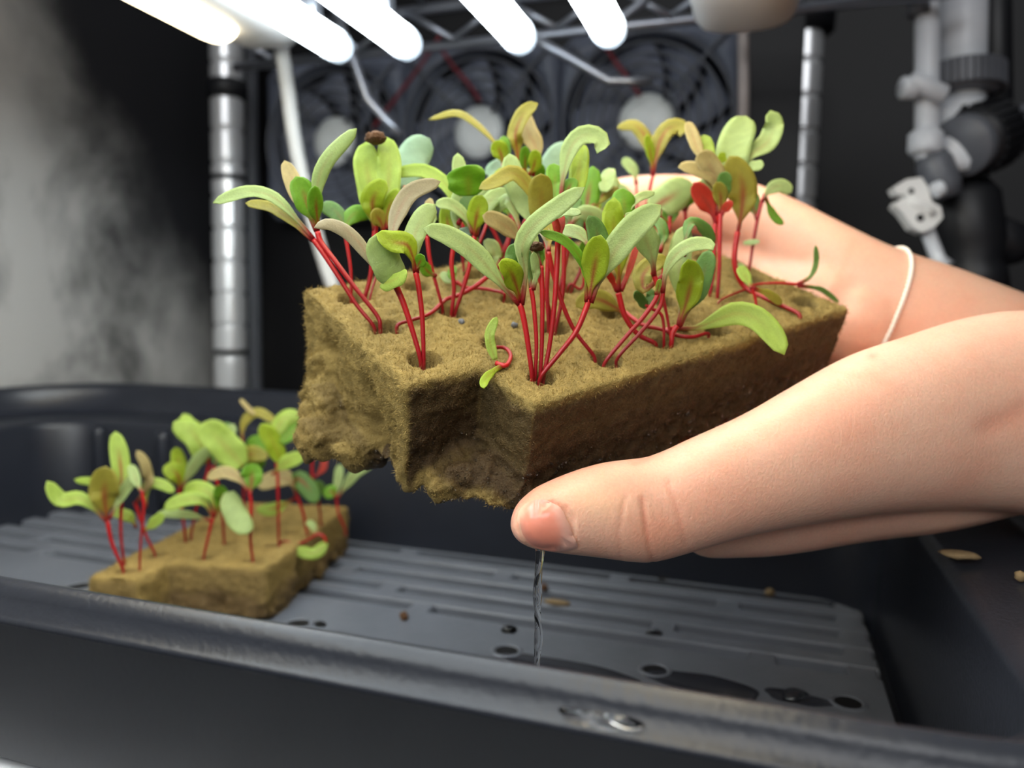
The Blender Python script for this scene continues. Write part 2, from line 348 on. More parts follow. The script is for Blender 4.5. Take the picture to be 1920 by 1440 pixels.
# ---------------------------------------------------------------- foam blocks
PITCH = 19.5
RB = np.array([[.814, .576, -.076], [-.232, .442, .867], [.533, -.687, .493]]); TB = np.array([-2.187, -1.1955, 10.462])
def cam2w(p): return CAM + RT*p[0] - UP*p[1] + FW*p[2]
O1 = cam2w(TB*PITCH); EJ, EI, EK = (RT*c[0]-UP*c[1]+FW*c[2] for c in RB.T)
EJ, EI, EK = unit(EJ), unit(EI), unit(EK)
def blk(i, j, k=0.0): return O1 + (EJ*j + EI*i + EK*k)*PITCH
def on_block(x, y, lift=0.0):
    """point of the held block's top face seen at a pixel"""
    r = ray(x, y); return CAM + r*(((O1-EK*lift-CAM)@EK)/(r@EK))
def foam(name, label, O, ej, ei, ek, boxes, extra, holes, thick, vox, gouge, nfib, seed, top, wet, wet_shade_front, nbead=0):
    o = empty(name, label, 'foam block', 'seedling foam blocks')
    parts = []
    for j0, j1, i0, i1 in boxes:
        parts.append(box(((j0+j1)/2*PITCH, (i0+i1)/2*PITCH, thick/2), ((j1-j0)*PITCH, (i1-i0)*PITCH, thick)))
    for c, s in extra: 
        bm = bmesh.new(); bmesh.ops.create_icosphere(bm, subdivisions=3, radius=1.0)
        V = np.array([v.co[:] for v in bm.verts])*np.array(s)+np.array(c); bm.verts.index_update(); Fc = [[v.index for v in f.verts] for f in bm.faces]; bm.free(); parts.append((V, Fc))
    V, Fc = remesh(*join(parts), vox, 0)
    ed = np.array([[f[k], f[(k+1) % len(f)]] for f in Fc for k in range(len(f))]); dg_ = np.bincount(ed[:, 0], minlength=len(V))[:, None]
    for _ in range(14):
        S_ = np.zeros_like(V); np.add.at(S_, ed[:, 0], V[ed[:, 1]]); V = V+.6*(S_/np.maximum(dg_, 1)-V)
    N = vnormals(V, Fc)
    up = sm(.6, .95, -N[:, 2])*sm(3, .8, V[:, 2])
    n1 = nz(V, .09, seed); n2 = nz(V, .38, seed+3, 3); n3 = nz(V, 1.1, seed+9, 2)
    low = sm(thick*.5, thick*.85, V[:, 2]+n1*4)
    D = N*(.45*n2+.28*n3+.5*n1*(1-up*.6))[:, None]
    D += N*(low*(1.0*n2+.55*n3+1.5*n1))[:, None]
    bot = sm(.4, .9, N[:, 2]); D[:, 2] += bot*(2.2*n1+.8*n2)
    hm = np.zeros(len(V))
    for i, j, r, dp in holes:
        d = np.hypot(V[:, 0]-j*PITCH, V[:, 1]-i*PITCH)/r + .12*n2
        D[:, 2] += up*(dp*sm(1.05, .7, d)+.7*sm(2.3, .8, d))
        hm = np.maximum(hm, up*sm(1.15, .75, d))
    D[:, :] += gouge(V, N, n1, n2)
    wet_shade = np.clip(sm(.35*thick, .8*thick, V[:, 2]+n1*5+n2*2)*(.55+.45*wet_shade_front)+wet_shade_front*sm(.55, .9, N[:, 1])*sm(.3, 3, V[:, 2]+n2*1.5)*.9, 0, 1)*(1-.75*sm(-.3, -.7, N[:, 0])*sm(10, 4, V[:, 0])*wet_shade_front)  # wet below and in front; front shade and left light also in colour
    wet_shade = np.maximum(wet_shade, .85*wet_shade_front*sm(-.4, -.8, N[:, 0])*sm(4, 8, V[:, 0])*sm(1, 4, V[:, 2]+n2*1.5)); wet_shade *= 1-.5*wet_shade_front*sm(-8, -13, V[:, 0])  # notch side darkened in the colour to stand for its shadow
    wet_shade = np.maximum(wet_shade, hm)  # hole insides darkened in the colour for the shade there
    V = V+D
    for _ in range(2):
        S_ = np.zeros_like(V); np.add.at(S_, ed[:, 0], V[ed[:, 1]]); V = V+(.5*(S_/np.maximum(dg_, 1)-V))*low[:, None]
    c = lin(top)*(1-wet_shade[:, None])+lin(wet)*wet_shade[:, None]  # wet tone also serves the painted shade
    c = c*(1+.22*n2+.16*n3+.12*n1)[:, None]
    W = O + V[:, :1]*ej + V[:, 1:2]*ei + V[:, 2:3]*ek
    ob = mesh_obj('foam_body', W, Fc, M['foam'], o, col=np.clip(c, 0, 1))
    al = ob.data.color_attributes['col']; arr = np.empty(len(V)*4); al.data.foreach_get('color', arr); arr = arr.reshape(-1, 4); arr[:, 3] = 1-wet_shade*.95; al.data.foreach_set('color', arr.ravel())
    # loose fibres standing off the surface
    NW = vnormals(W, Fc)
    if NW[np.argmax(W@-ek)]@-ek < 0: NW = -NW
    idx = rng.integers(0, len(W), nfib); idx = idx[(bot[idx] < .5)]
    L = rng.uniform(.4, 1.5, len(idx))*(1-.35*wet_shade[idx])
    dr = NW[idx]*rng.uniform(.25, 1.0, (len(idx), 1))+rng.normal(0, .55, (len(idx), 3)); dr /= np.linalg.norm(dr, axis=1)[:, None]
    sd = np.cross(dr, rng.normal(0, 1, (len(idx), 3))); sd /= np.linalg.norm(sd, axis=1)[:, None]
    P = W[idx]+rng.normal(0, .25, (len(idx), 3))
    FV = np.stack([P-sd*.07, P+sd*.07, P+dr*L[:, None]], 1).reshape(-1, 3)
    fc = np.repeat(np.clip(c[idx]*rng.uniform(.7, 1.7, (len(idx), 1)), 0, 1), 3, 0)
    fo = mesh_obj('foam_fibres', FV, np.arange(len(FV)).reshape(-1, 3), M['fibre'], o, smooth=False, col=fc); fo['kind'] = 'stuff'
    # beads of water clinging to the torn wet part
    if nbead:
        cand = np.nonzero((wet_shade > .55) & (low > .25) & (N[:, 2] < .8) & ((N[:, 1] > .2) | (N[:, 0] < -.2)))[0]
        pick = rng.choice(cand, nbead); bm = bmesh.new(); bmesh.ops.create_icosphere(bm, subdivisions=2, radius=1.0)
        sv = np.array([v.co[:] for v in bm.verts]); bm.verts.index_update(); sf = [[v.index for v in f.verts] for f in bm.faces]; bm.free()
        bo = mesh_obj('water_beads', *join([(W[k]+NW[k]*.15+sv*rng.uniform(.12, .42), sf) for k in pick]), M['water'], o); bo['kind'] = 'stuff'
    return o
def gouge1(V, N, n1, n2):
    D = np.zeros_like(V)
    lf = sm(-.5, -.9, N[:, 0])*sm(6, -6, V[:, 0])          # left face
    b, c = V[:, 1], V[:, 2]
    g = 5.5*np.exp(-((b-27-.25*c)/4.2)**2)*sm(6, 15, c)+3.5*np.exp(-((b-9+.2*c)/3.4)**2)*sm(4, 10, c)+2.0*np.exp(-((b-39-.1*c)/2.5)**2)*sm(8, 14, c)
    D[:, 0] += lf*(g+1.2*n1)
    fr = sm(.5, .9, N[:, 1])
    D[:, 1] -= fr*(1.6*sm(15, 21, c+3*n1)*(.5+n1))+fr*1.0*np.exp(-((V[:, 0]-4)/4)**2)*sm(8, 16, c)
    return D
holes1 = [(i, j, 3.5+.4*math.sin(i*7+j*3), 14) for i in range(4) for j in range(7) if not (i == 3 and j == 0)]
block1 = foam('foam_block', 'brown foam block held up in the hands, notched front, dripping wet below', O1, EJ, EI, EK,
    [(-.5, 6.42, -.5, 2.5), (.5, 6.42, 2.3, 3.5)],
    [((-11, 9, 26), (9, 11, 8)), ((-16, 17, 29), (8, 8, 5)), ((-8, 24, 29), (9, 9, 5)), ((-8, 4, 20), (7, 8, 8)), ((0, 46, 26), (9, 5, 4)), ((12, 58, 26), (12, 12, 5)), ((2, 45, 25), (11, 7, 5)), ((8, 53, 25.5), (15, 9, 5.5)), ((22, 64, 27), (14, 5, 4.5)), ((50, 64, 27), (20, 5, 3))],
    holes1, 26.5, .62, gouge1, 130000, 1.3, (140, 120, 70), (72, 57, 37), 1.0, nbead=420)
# second block lying in the tray
A2 = .217; O2 = np.array([-218.96, 215.8, CZ-93.3]); e2u = np.array([math.cos(A2), math.sin(A2), 0]); e2v = np.array([-math.sin(A2), math.cos(A2), 0])
def gouge2(V, N, n1, n2):
    D = np.zeros_like(V); fr = sm(.5, .9, N[:, 1]); c = V[:, 2]
    D[:, 1] -= fr*(1.5*n1*sm(6, 14, c)+2.6*np.exp(-((V[:, 0]-30)/4)**2-((c-17)/5)**2)+1.8*np.exp(-((V[:, 0]-2)/3)**2))
    D[:, 0] -= sm(.5, .9, N[:, 0])*(1.6*np.exp(-((V[:, 1]+42)/5)**2-((c-12)/5)**2)+1.4*np.exp(-((V[:, 1]+66)/5)**2-((c-14)/6)**2))
    return D
holes2 = [(-v, u, 3.4, 6) for u in range(3) for v in range(6) if not (u > 0 and v < 1)]
block2 = foam('foam_block', 'brown foam block lying in the tray, covered in beet seedlings', O2, e2u, -e2v, np.array([0, 0, -1.0]),
    [(-.5, 2.5, -5.4, -.5), (-.5, .5, -1.0, .5)], [], holes2, 21.4, .9, gouge2, 30000, 4.1, (150, 127, 74), (104, 84, 53), .5)
def on_block2(x, y): return on_z(x, y, -93.3)
# ---------------------------------------------------------------- hands
def loft(st, n=28, pw=2.2):
    """st: (centre, half vector up, half vector deep) rings, closed at both ends"""
    V = []; Fc = []
    for c, a, b in st:
        for k in range(n):
            t = 2*math.pi*k/n; ct, s_ = math.cos(t), math.sin(t)
            V.append(c + a*math.copysign(abs(ct)**(2/pw), ct) + b*math.copysign(abs(s_)**(2/pw), s_))
    for i in range(len(st)-1):
        for k in range(n):
            l = (k+1) % n; Fc.append([i*n+k, i*n+l, (i+1)*n+l, (i+1)*n+k])
    Fc.append(list(range(n))[::-1]); Fc.append([(len(st)-1)*n+k for k in range(n)])
    return np.array(V), Fc
def dens(st, m):
    A = np.array([np.concatenate(s) for s in st]); B = spline(A, m); return [(b[:3], b[3:6], b[6:9]) for b in B]
def chain(P, R, n=16, m=20):
    """round-ended limb: points and radii"""
    A = spline(np.hstack([np.asarray(P, float), np.asarray(R, float)[:, None]]), m)
    T0 = unit(A[0, :3]-A[1, :3]); T1 = unit(A[-1, :3]-A[-2, :3])
    pts = []; 
    for f in (.95, .7, .38): pts.append((A[0, :3]+T0*A[0, 3]*f, A[0, 3]*math.sqrt(1-f*f)))
    pts += [(a[:3], a[3]) for a in A]
    for f in (.38, .7, .95): pts.append((A[-1, :3]+T1*A[-1, 3]*f, A[-1, 3]*math.sqrt(1-f*f)))
    return tube(np.array([p for p, _ in pts]), np.array([r for _, r in pts]), n)
def edge_st(rows):
    """rows: x, top y, bottom y, depth, half depth -> loft stations"""
    out = []
    for x, t, b_, d, h in rows: out.append((at(x, (t+b_)/2, d), UP*((b_-t)/2*d/F), FW*h))
    return out
def skin_col(V, N, base, seed):
    n1 = nz(V, .05, seed); n2 = nz(V, .25, seed+2)
    c = lin(base)*np.ones((len(V), 3)); red = np.clip(.28+.5*n1+.25*n2, 0, 1)[:, None]
    return c*(1-red*.35)+lin((232, 142, 112))*red*.35
# --- near hand: thumb, thenar, wrist, forearm
rows = [(955, 976, 990, 163, 1.6), (961, 957, 1006, 163, 4.2), (975, 936, 1018, 164, 6.6), (1000, 916, 1029, 164.5, 8.3), (1050, 893, 1036, 166, 9.0), (1120, 869, 1044, 168.5, 9.4),
        (1185, 860, 1053, 171, 9.8), (1225, 854, 1053, 173, 10), (1300, 820, 1032, 176, 11), (1400, 775, 1003, 181, 12.5), (1500, 718, 984, 187, 15), (1600, 664, 968, 193, 17), (1700, 630, 958, 199, 18.5), (1800, 598, 955, 205, 19.5),
        (1900, 582, 962, 210, 20.5), (2000, 590, 985, 215, 22), (2250, 630, 1030, 230, 24), (2600, 660, 1080, 250, 27), (3100, 660, 1120, 285, 32), (3130, 800, 950, 287, 10)]
parts = [loft(dens(edge_st(rows), 90))]
def C(x, y, d): return at(x, y, d)
parts.append(chain([C(1335, 978, 199), C(1450, 957, 204), C(1600, 925, 211), C(1750, 895, 217), C(1920, 850, 224), C(2050, 850, 228)], [9.6, 12, 13.5, 15.5, 17, 18]))
# palm under the block and four fingers curling under it
kb = 25/PITCH
fing = [  # knuckle, middle joint, last joint, tip in block cells (row, column, depth below the top)
    ((4.2, 3.2, 2.02), (2.7, 1.9, 1.98), (1.75, 1.4, 1.8), (1.0, 1.1, 1.68), .46),
    ((3.3, 3.7, 2.35), (1.75, 2.5, 2.05), (.75, 2.0, 1.82), (-.05, 1.75, 1.68), .47),
    ((2.4, 4.2, 2.6), (.95, 3.2, 2.2), (.05, 2.8, 1.9), (-.6, 2.6, 1.72), .45),
    ((1.6, 4.7, 2.75), (.55, 4.0, 2.35), (-.05, 3.75, 2.0), (-.55, 3.6, 1.8), .38)]
for q, (a, b_, c_, d_, r) in enumerate(fing):
    P = [blk(*a), blk(*b_), blk(*c_), blk(*d_)]; R = PITCH*r
    parts.append(chain(P, [R*1.08, R*.98, R*.9, R*.8]))
    parts.append(chain([blk(*a), (blk(*a)+C(1850, 820, 232))/2, C(1900, 830, 230+q*5)], [R*1.2, R*1.45, R*1.5]))
V, Fc = remesh(*join(parts), .8, 30, .6, soft=14)
N = vnormals(V, Fc)
if N[np.argmin(V@FW)]@FW > 0: N = -N
q = V-CAM; zz = q@FW; PX = CX+F*(q@RT)/zz; PY = CY-F*(q@UP)/zz
facing = sm(-.1, .4, -(N@FW))
def seg_d(x0, y0, x1, y1):
    dx, dy = x1-x0, y1-y0; t = np.clip(((PX-x0)*dx+(PY-y0)*dy)/(dx*dx+dy*dy), 0, 1); return np.hypot(PX-x0-t*dx, PY-y0-t*dy)
crease = np.zeros(len(V))
for x0, y0, x1, y1, wd, s_ in ((1205, 935, 1213, 1000, 5, 1.0), (1213, 1000, 1222, 1050, 5, .8), (1252, 905, 1272, 960, 5, .6), (1272, 960, 1285, 1020, 5, .5), (1172, 930, 1160, 1000, 4, .45), (1160, 1000, 1163, 1045, 4, .4), (1190, 868, 1215, 858, 6, .8), (1850, 800, 1920, 770, 22, .8), (1560, 690, 1620, 705, 7, .3), (1630, 700, 1700, 740, 7, .25)):
    crease = np.maximum(crease, s_*np.exp(-(seg_d(x0, y0, x1, y1)/wd)**2))
V = V - N*(crease*facing*.42)[:, None]
nail_px = [(971, 976), (976, 957), (990, 944), (1010, 938), (1030, 940), (1047, 948), (1058, 962), (1067, 982), (1077, 1006), (1083, 1024), (1064, 1030), (1036, 1031), (1010, 1027), (990, 1017), (976, 1000)]
npx = np.array(nail_px, float); nc = npx.mean(0)
nd = np.full(len(V), 1e9)
for a, b_ in zip(nail_px, nail_px[1:]+nail_px[:1]): nd = np.minimum(nd, seg_d(*a, *b_))
inside = np.hypot((PX-nc[0])/58, (PY-nc[1])/49) < .95
V = V - N*((inside*.55+.35*np.exp(-(nd/5)**2))*facing*(zz < 185))[:, None]
col = skin_col(V, N, (234, 187, 163), 2.0)
def tint(w_, rgb): 
    global col
    w_ = np.clip(w_, 0, 1)[:, None]; col = col*(1-w_)+lin(rgb)*w_
nearm = (zz < 190)*1.0
tint(.75*np.exp(-((PX-1000)/75)**2-((PY-930)/60)**2)*nearm, (238, 146, 118))
tint(.6*np.exp(-((PX-1110)/90)**2-((PY-890)/26)**2)*nearm, (240, 156, 130))
tint(.42*np.exp(-((PX-1225)/60)**2-((PY-1000)/50)**2)*nearm, (234, 150, 118))
tint(.3*np.exp(-((PX-1400)/120)**2-((PY-930)/60)**2)*nearm, (236, 160, 132))
tint(.35*np.exp(-((PX-1120)/60)**2-((PY-945)/30)**2)*nearm, (240, 204, 160))
tint(crease*facing*.38, (210, 118, 90)); tint(.55*np.exp(-(nd/4)**2)*facing*nearm, (226, 150, 118))
tint(.5*np.exp(-((PX-1635)/9)**2-((PY-668)/6)**2), (224, 120, 100))
near = empty('person', 'near bare hand with palm up, thumb along the front of the held foam block', 'person')
hand1 = mesh_obj('hand', V, Fc, M['skin'], near, col=np.clip(col, 0, 1))
# thumbnail laid onto the thumb, pixel outline projected along the view
bv = BVHTree.FromPolygons([Vector(v) for v in V], Fc)
def hit(x, y, lift):
    r = unit(ray(x, y)); h = bv.ray_cast(Vector(CAM), Vector(r))
    if h[0] is None: return at(x, y, 164)
    n_ = np.array(h[1]); n_ = n_ if n_@r < 0 else -n_
    return np.array(h[0])+n_*lift
NV = [hit(*nc, .95)]; NC = [(0, nc)]; NF = []; K = 60
ol = spline(np.vstack([npx, npx[:1]]), K+1)[:K]
RS = (.18, .36, .54, .7, .84, .94, 1.0)
for q_, s_ in enumerate(RS):
    for k in range(K):
        x, y = nc+(ol[k]-nc)*s_; NV.append(hit(x, y, .95-.62*s_**4)); NC.append((s_, (x, y)))
for k in range(K): NF.append([0, 1+k, 1+(k+1) % K])
for q_ in range(len(RS)-1):
    for k in range(K):
        l = (k+1) % K; NF.append([1+q_*K+k, 1+(q_+1)*K+k, 1+(q_+1)*K+l, 1+q_*K+l])
nc_ = []
for s_, (x, y) in NC:
    c = lin((226, 142, 120)); m_ = 1/(1+math.exp(-(x-1049+(y-990)*-.12-((y-995)/30)**2*-6)/3.5)); c = c*(1-m_*.75)+lin((228, 184, 170))*m_*.75
    tp = 1/(1+math.exp((x-979-((y-985)/28)**2*7)/2.5)); c = c*(1-tp*.7)+lin((240, 204, 176))*tp*.7; nc_.append(c)
mesh_obj('thumbnail', np.array(NV), NF, M['nail'], hand1, col=np.array(nc_))

# --- far hand: thumb along the far side, palm at the block's end, wrist, forearm
rows = [(1092, 385, 405, 303, 2.5), (1100, 362, 425, 303, 6), (1118, 347, 436, 302, 8.5), (1160, 335, 430, 301, 10), (1230, 329, 430, 299, 10.5), (1310, 332, 440, 296, 12), (1400, 345, 480, 290, 15), (1470, 372, 560, 284, 18), (1550, 412, 650, 277, 20),
        (1640, 456, 690, 272, 20), (1700, 478, 720, 271, 20.5), (1780, 504, 770, 272, 22), (1920, 558, 850, 276, 25), (2100, 620, 950, 284, 28), (2500, 720, 1100, 305, 34), (3000, 800, 1200, 335, 38), (3030, 950, 1050, 336, 12)]
parts = [loft(dens(edge_st(rows), 80))]
parts.append(chain([C(1560, 560, 275), C(1480, 520, 288), C(1400, 480, 298)], [19, 17, 13]))      # heel and ball of the thumb
parts.append(chain([C(1600, 600, 272), C(1530, 590, 276), C(1440, 560, 280)], [20, 16, 11]))
hf = [((-.3, 5.2, 1.9), (-.55, 3.2, 1.75), (-.6, 2.0, 1.7), (-.55, 1.2, 1.68), .42), ((.55, 5.4, 2.0), (.3, 3.6, 1.9), (.2, 2.6, 1.9), (.2, 2.0, 1.85), .4), ((1.4, 5.6, 2.15), (1.2, 4.3, 2.2), (1.2, 3.6, 2.25), (1.2, 3.1, 2.3), .36), ((-1.1, 5.0, 1.7), (-1.25, 3.4, 1.5), (-1.2, 2.4, 1.5), (-1.1, 1.7, 1.55), .4)]
for q, (a, b_, c_, d_, r) in enumerate(hf):
    P = [blk(*a), blk(*b_), blk(*c_), blk(*d_)]; R = PITCH*r
    parts.append(chain(P, [R*1.1, R, R*.9, R*.78])); parts.append(chain([blk(*a), C(1540, 600, 285)], [R*1.25, R*1.6], m=6))
V, Fc = remesh(*join(parts), 1.1, 25, .6, soft=8); N = vnormals(V, Fc)
q = V-CAM; zz = q@FW; PX = CX+F*(q@RT)/zz; PY = CY-F*(q@UP)/zz
col = skin_col(V, N, (224, 179, 154), 5.0)
tint(.85*np.exp(-((PX-1120)/60)**2-((PY-410)/50)**2), (226, 120, 104)); tint(.5*np.exp(-((PX-1260)/130)**2-((PY-440)/60)**2), (232, 150, 124))
crease = np.maximum(.8*np.exp(-(seg_d(1545, 590, 1600, 450)/7)**2), .6*np.exp(-(seg_d(1500, 560, 1420, 450)/8)**2)); tint(crease*.35, (214, 150, 120))
far = empty('person', 'far bare hand cupping the back of the held foam block, white string at its wrist', 'person')
mesh_obj('hand', V, Fc, M['skin'], far, col=np.clip(col, 0, 1))
# string bracelet: ring around that wrist, pulled snug onto the skin
bv2 = BVHTree.FromPolygons([Vector(v) for v in V], Fc)
cc = C(1640, 570, 272); ax_u = unit(C(1668, 455, 272)-C(1605, 640, 272)); ax_d = FW
ringp = []
for k in range(72):
    a = 2*math.pi*k/72; dr = ax_u*math.cos(a)+ax_d*math.sin(a)
    h = bv2.ray_cast(Vector(cc+dr*70), Vector(-dr))
    ringp.append((np.array(h[0]) if h[0] is not None else cc+dr*22)+dr*.75)
ringp = np.array(ringp)
for _ in range(3): ringp = (np.roll(ringp, 1, 0)+ringp*2+np.roll(ringp, -1, 0))/4
br = empty('string_bracelet', 'thin twisted white string bracelet around the far wrist', 'bracelet')
big = np.vstack([ringp[k]*(1-t)+ringp[(k+1) % 72]*t for k in range(72) for t in np.linspace(0, 1, 7)[:-1]]).reshape(-1, 3)
Tn = unit(np.cross(ax_u, ax_d))
for ph in (0.0, math.pi):
    pts = []
    for k, p in enumerate(big):
        a = k*.62+ph; rad = unit(p-cc); pts.append(p+(rad*math.cos(a)+Tn*math.sin(a))*.34)
    mesh_obj('strand', *tube(np.array(pts), .42, 6, closed=True), M['string'], br)
# ---------------------------------------------------------------- seedlings
PAL = dict(p=(170, 190, 120), l=(160, 182, 40), g=(116, 166, 38), d=(104, 142, 66), y=(164, 156, 60), u=(168, 158, 124), k=(184, 168, 112), r=(190, 60, 40), b=(152, 182, 150), e=(170, 194, 84))
RED = lin((156, 18, 30)); RIB = lin((158, 62, 40))
def ribbon(P, W, kind, colr, tilt, seed):
    """leaf blade with petiole: closed thin solid along the mid-rib P"""
    n, m = 18, 7
    P = spline(P, n); T = np.gradient(P, axis=0); T /= np.linalg.norm(T, axis=1)[:, None]
    t = np.linspace(0, 1, n)
    if kind == 't': prof = sm(.08, .5, t)*np.sqrt(np.clip(1-(np.clip(t-.58, 0, 1)/.42)**2.3, 0, 1))
    elif kind == 'b': prof = sm(-.25, .3, t)*np.sqrt(np.clip(1-(np.clip(t-.62, 0, 1)/.38)**2.3, 0, 1))     # blade only, no petiole
    else: prof = (.16+.84*sm(.1, .52, t))*np.sqrt(np.clip(1-(np.clip(t-.68, 0, 1)/.32)**2.4, 0, 1))
    pet = .55*np.sqrt(np.clip(1-(t/.99)**6, 0, 1))
    hw = np.maximum(prof*W/2, np.minimum(pet, W/2)*(1-sm(.3, .6, t))+.05)
    th = .14+.5*(1-sm(.0, .34, t))
    if kind == 'b': th[:] = .16
    V = []; Cc = []; rs = random.Random(seed); ph = rs.uniform(0, 6); cup = rs.choice([-1, 1, 1])*rs.uniform(.08, .2); wav = .05 if kind == 'c' else .09
    base = lin(PAL[colr]); edge = np.clip(base*1.25+.03, 0, 1)
    PP = None
    for i in range(n):
        Vw = unit(CAM-P[i]); p_ = np.cross(T[i], Vw)
        p_ = unit(p_) if np.linalg.norm(p_) > .12 else (PP if PP is not None else unit(np.cross(T[i], [0, 0, 1.0])))
        if PP is not None and p_@PP < 0: p_ = -p_
        if PP is not None: p_ = unit(p_*.6+PP*.4); p_ = unit(p_-T[i]*(p_@T[i]))
        PP = p_
        n0 = np.cross(p_, T[i]); n0 = n0 if n0@Vw > 0 else -n0
        c_, s_ = math.cos(tilt), math.sin(tilt)
        n_a = c_*n0-s_*p_; n_b = c_*n0+s_*p_
        wv, nn = (c_*p_+s_*n0, n_a) if n_a[2] >= n_b[2] else (c_*p_-s_*n0, n_b)
        for side in (1, -1):
            for k in range(m):
                v = -1+2*k/(m-1)
                off = cup*v*v*hw[i]+wav*hw[i]*abs(v)*math.sin(t[i]*11+ph+v*2)
                V.append(P[i]+wv*v*hw[i]+nn*(off+side*th[i]*math.sqrt(max(1-.9*v*v, .02))))
                rd = 1-sm(.05, .42 if kind == 't' else .34, t[i]+.05*abs(v))
                if kind == 'b': rd = .0
                rb = (1-sm(.08, .24, abs(v)))*(1-sm(.45, .85, t[i]))*(.85 if kind == 't' else .22)*(0 if colr in 'bpd' and kind == 'b' else 1)
                c = base*(.92+.16*rs.random()); ed = sm(.8, 1.0, abs(v))*.55
                c = c*(1-ed)+edge*ed
                if side == -1: c = c*.9+lin((200, 180, 140))*.1
                c = c*(1-rb)+RIB*rb; c = c*(1-rd)+RED*rd; Cc.append(c)
    Fc = []; s2 = 2*m
    for i in range(n-1):
        for k in range(m-1):
            a = i*s2+k; Fc.append([a, a+1, a+s2+1, a+s2]); a += m; Fc.append([a+1, a, a+s2, a+s2+1])
        a = i*s2; Fc.append([a, a+s2, a+s2+m, a+m]); a += m-1; Fc.append([a+s2, a, a+m, a+s2+m])
    Fc.append([k for k in range(m)][::-1]+[m+k for k in range(m)]); e0 = (n-1)*s2; Fc.append([e0+k for k in range(m)]+[e0+m+k for k in range(m)][::-1])
    return np.array(V), Fc, np.clip(np.array(Cc), 0, 1)
GR = dict(L=(380, 180, 2.769), M=(780, 180, 2.6675), R=(1080, 180, 2.6667), N=(780, 400, 6.0), Q=(1080, 440, 6.0), T=(1200, 180, 4.8), B=(0, 700, 2.526))
SEQ = [0]
def seedling(g, label, stem, leaves, r=.72, d=None, husk=None, depth_px=None, lean=0.0, lie=0, group='beet seedlings in the held foam block'):
    ox, oy, s = GR[g]; px = lambda p: (ox+p[0]/s, oy+p[1]/s)
    bpx = px(depth_px or stem[0])
    if d is None:
        P0 = on_block2(*bpx) if g == 'B' else on_block(*bpx); d = to_px(P0)[2]
    SEQ[0] += 1; q = SEQ[0]; rs = random.Random(q*13)
    root = empty('beet_seedling', label, 'seedling', group)
    pts = [at(*px(p), d+lean*k/max(len(stem)-1, 1)) for k, p in enumerate(stem)]
    for k in range(min(lie, len(pts))):
        P_ = on_block(*px(stem[k]), .9) if g != 'B' else on_z(*px(stem[k]), -92.6); pts[k] = P_
    if lie: d = to_px(pts[min(lie, len(pts))-1])[2]; pts = pts[:lie]+[at(*px(p), d+lean*(k+1)/max(len(stem)-lie, 1)) for k, p in enumerate(stem[lie:])]
    dn = EK if g != 'B' else np.array([0, 0, -1.0])
    if depth_px is None: pts = [pts[0]+dn*3.2]+pts
    P = spline(pts, 7*len(pts)); t = np.linspace(0, 1, len(P))
    ms = d/F/s
    v, f = tube(P, .66*r*(.78+.4*t), 8); tt = np.repeat(t, 8)[:, None]
    c = (RED*(1-tt)+lin((178, 34, 34))*tt)*(.7+.45*tt)+lin((214, 120, 120))*np.clip(.14-tt, 0, 1)*1.5
    mesh_obj('stem', v, f, M['stem'], root, col=np.clip(c, 0, 1))
    dc = d+lean
    for lf in leaves:
        kind, colr, w_, pp = lf[:4]; dz = lf[4] if len(lf) > 4 else rs.uniform(-5, 5)
        tl = math.radians(lf[5] if len(lf) > 5 else rs.uniform(14, 34))
        pp3 = [at(*px(p), dc+dz*(k/(len(pp)-1))**1.2) for k, p in enumerate(pp)]
        if len(pp3) == 2: pp3.insert(1, (pp3[0]+pp3[1])/2+FW*rs.uniform(-1, 1.5))
        W = (1.1 if g != 'B' else .86)*w_*ms/math.cos(tl)
        v, f, c = ribbon(np.array(pp3), W, kind, colr, tl, q*7+int(w_))
        mesh_obj('true_leaf' if kind == 't' else 'cotyledon', v, f, M['leaf'], root, col=c)
    if husk:
        bm = bmesh.new(); bmesh.ops.create_icosphere(bm, subdivisions=3, radius=1.0)
        V = np.array([v.co[:] for v in bm.verts]); bm.verts.index_update(); Fc = [[v.index for v in f_.verts] for f_ in bm.faces]; bm.free()
        V = V*(1+.28*nz(V, 2.2, q))[:, None]
        mesh_obj('seed_husk', at(*px(husk[:2]), dc)+V*np.array([1.3, 1.2, .8])*husk[2], Fc, M['seed'], root)
    return root

S = seedling
# left end of the held block
S('L', 'beet seedling leaning out farthest left, two long cotyledons drooping past the silver pole', [(888, 1196), (800, 1085), (700, 930), (625, 815), (575, 745)],
  [('c', 'p', 56, [(575, 745), (500, 655), (420, 570), (340, 515), (230, 500), (52, 556)], -4, 38), ('c', 'y', 52, [(572, 750), (480, 670), (410, 612), (340, 575), (222, 556)], 5, 30)], r=.85)
S('L', 'beet seedling beside the leftmost one, upright paddle cotyledon and toothed green leaves', [(922, 1200), (905, 1140), (780, 980), (690, 860), (615, 760), (596, 705)],
  [('c', 'p', 70, [(596, 700), (592, 560), (600, 440), (655, 320), (800, 168)], -5, 20), ('t', 'k', 88, [(590, 700), (545, 600), (480, 470), (425, 335)], 6, 15), ('t', 'g', 118, [(592, 700), (565, 610), (525, 510), (482, 418)], -2, 18), ('t', 'g', 72, [(598, 690), (590, 600), (582, 465)], -5, 30)], r=.9)
S('L', 'small beet seedling behind the left pair, grey-green cotyledon bent toward the white cable', [(772, 1062), (768, 900), (742, 730)],
  [('c', 'd', 78, [(742, 730), (725, 660), (690, 600), (612, 560)], 3), ('c', 'g', 80, [(744, 725), (755, 650), (800, 605), (880, 610)], 4)], r=.7)
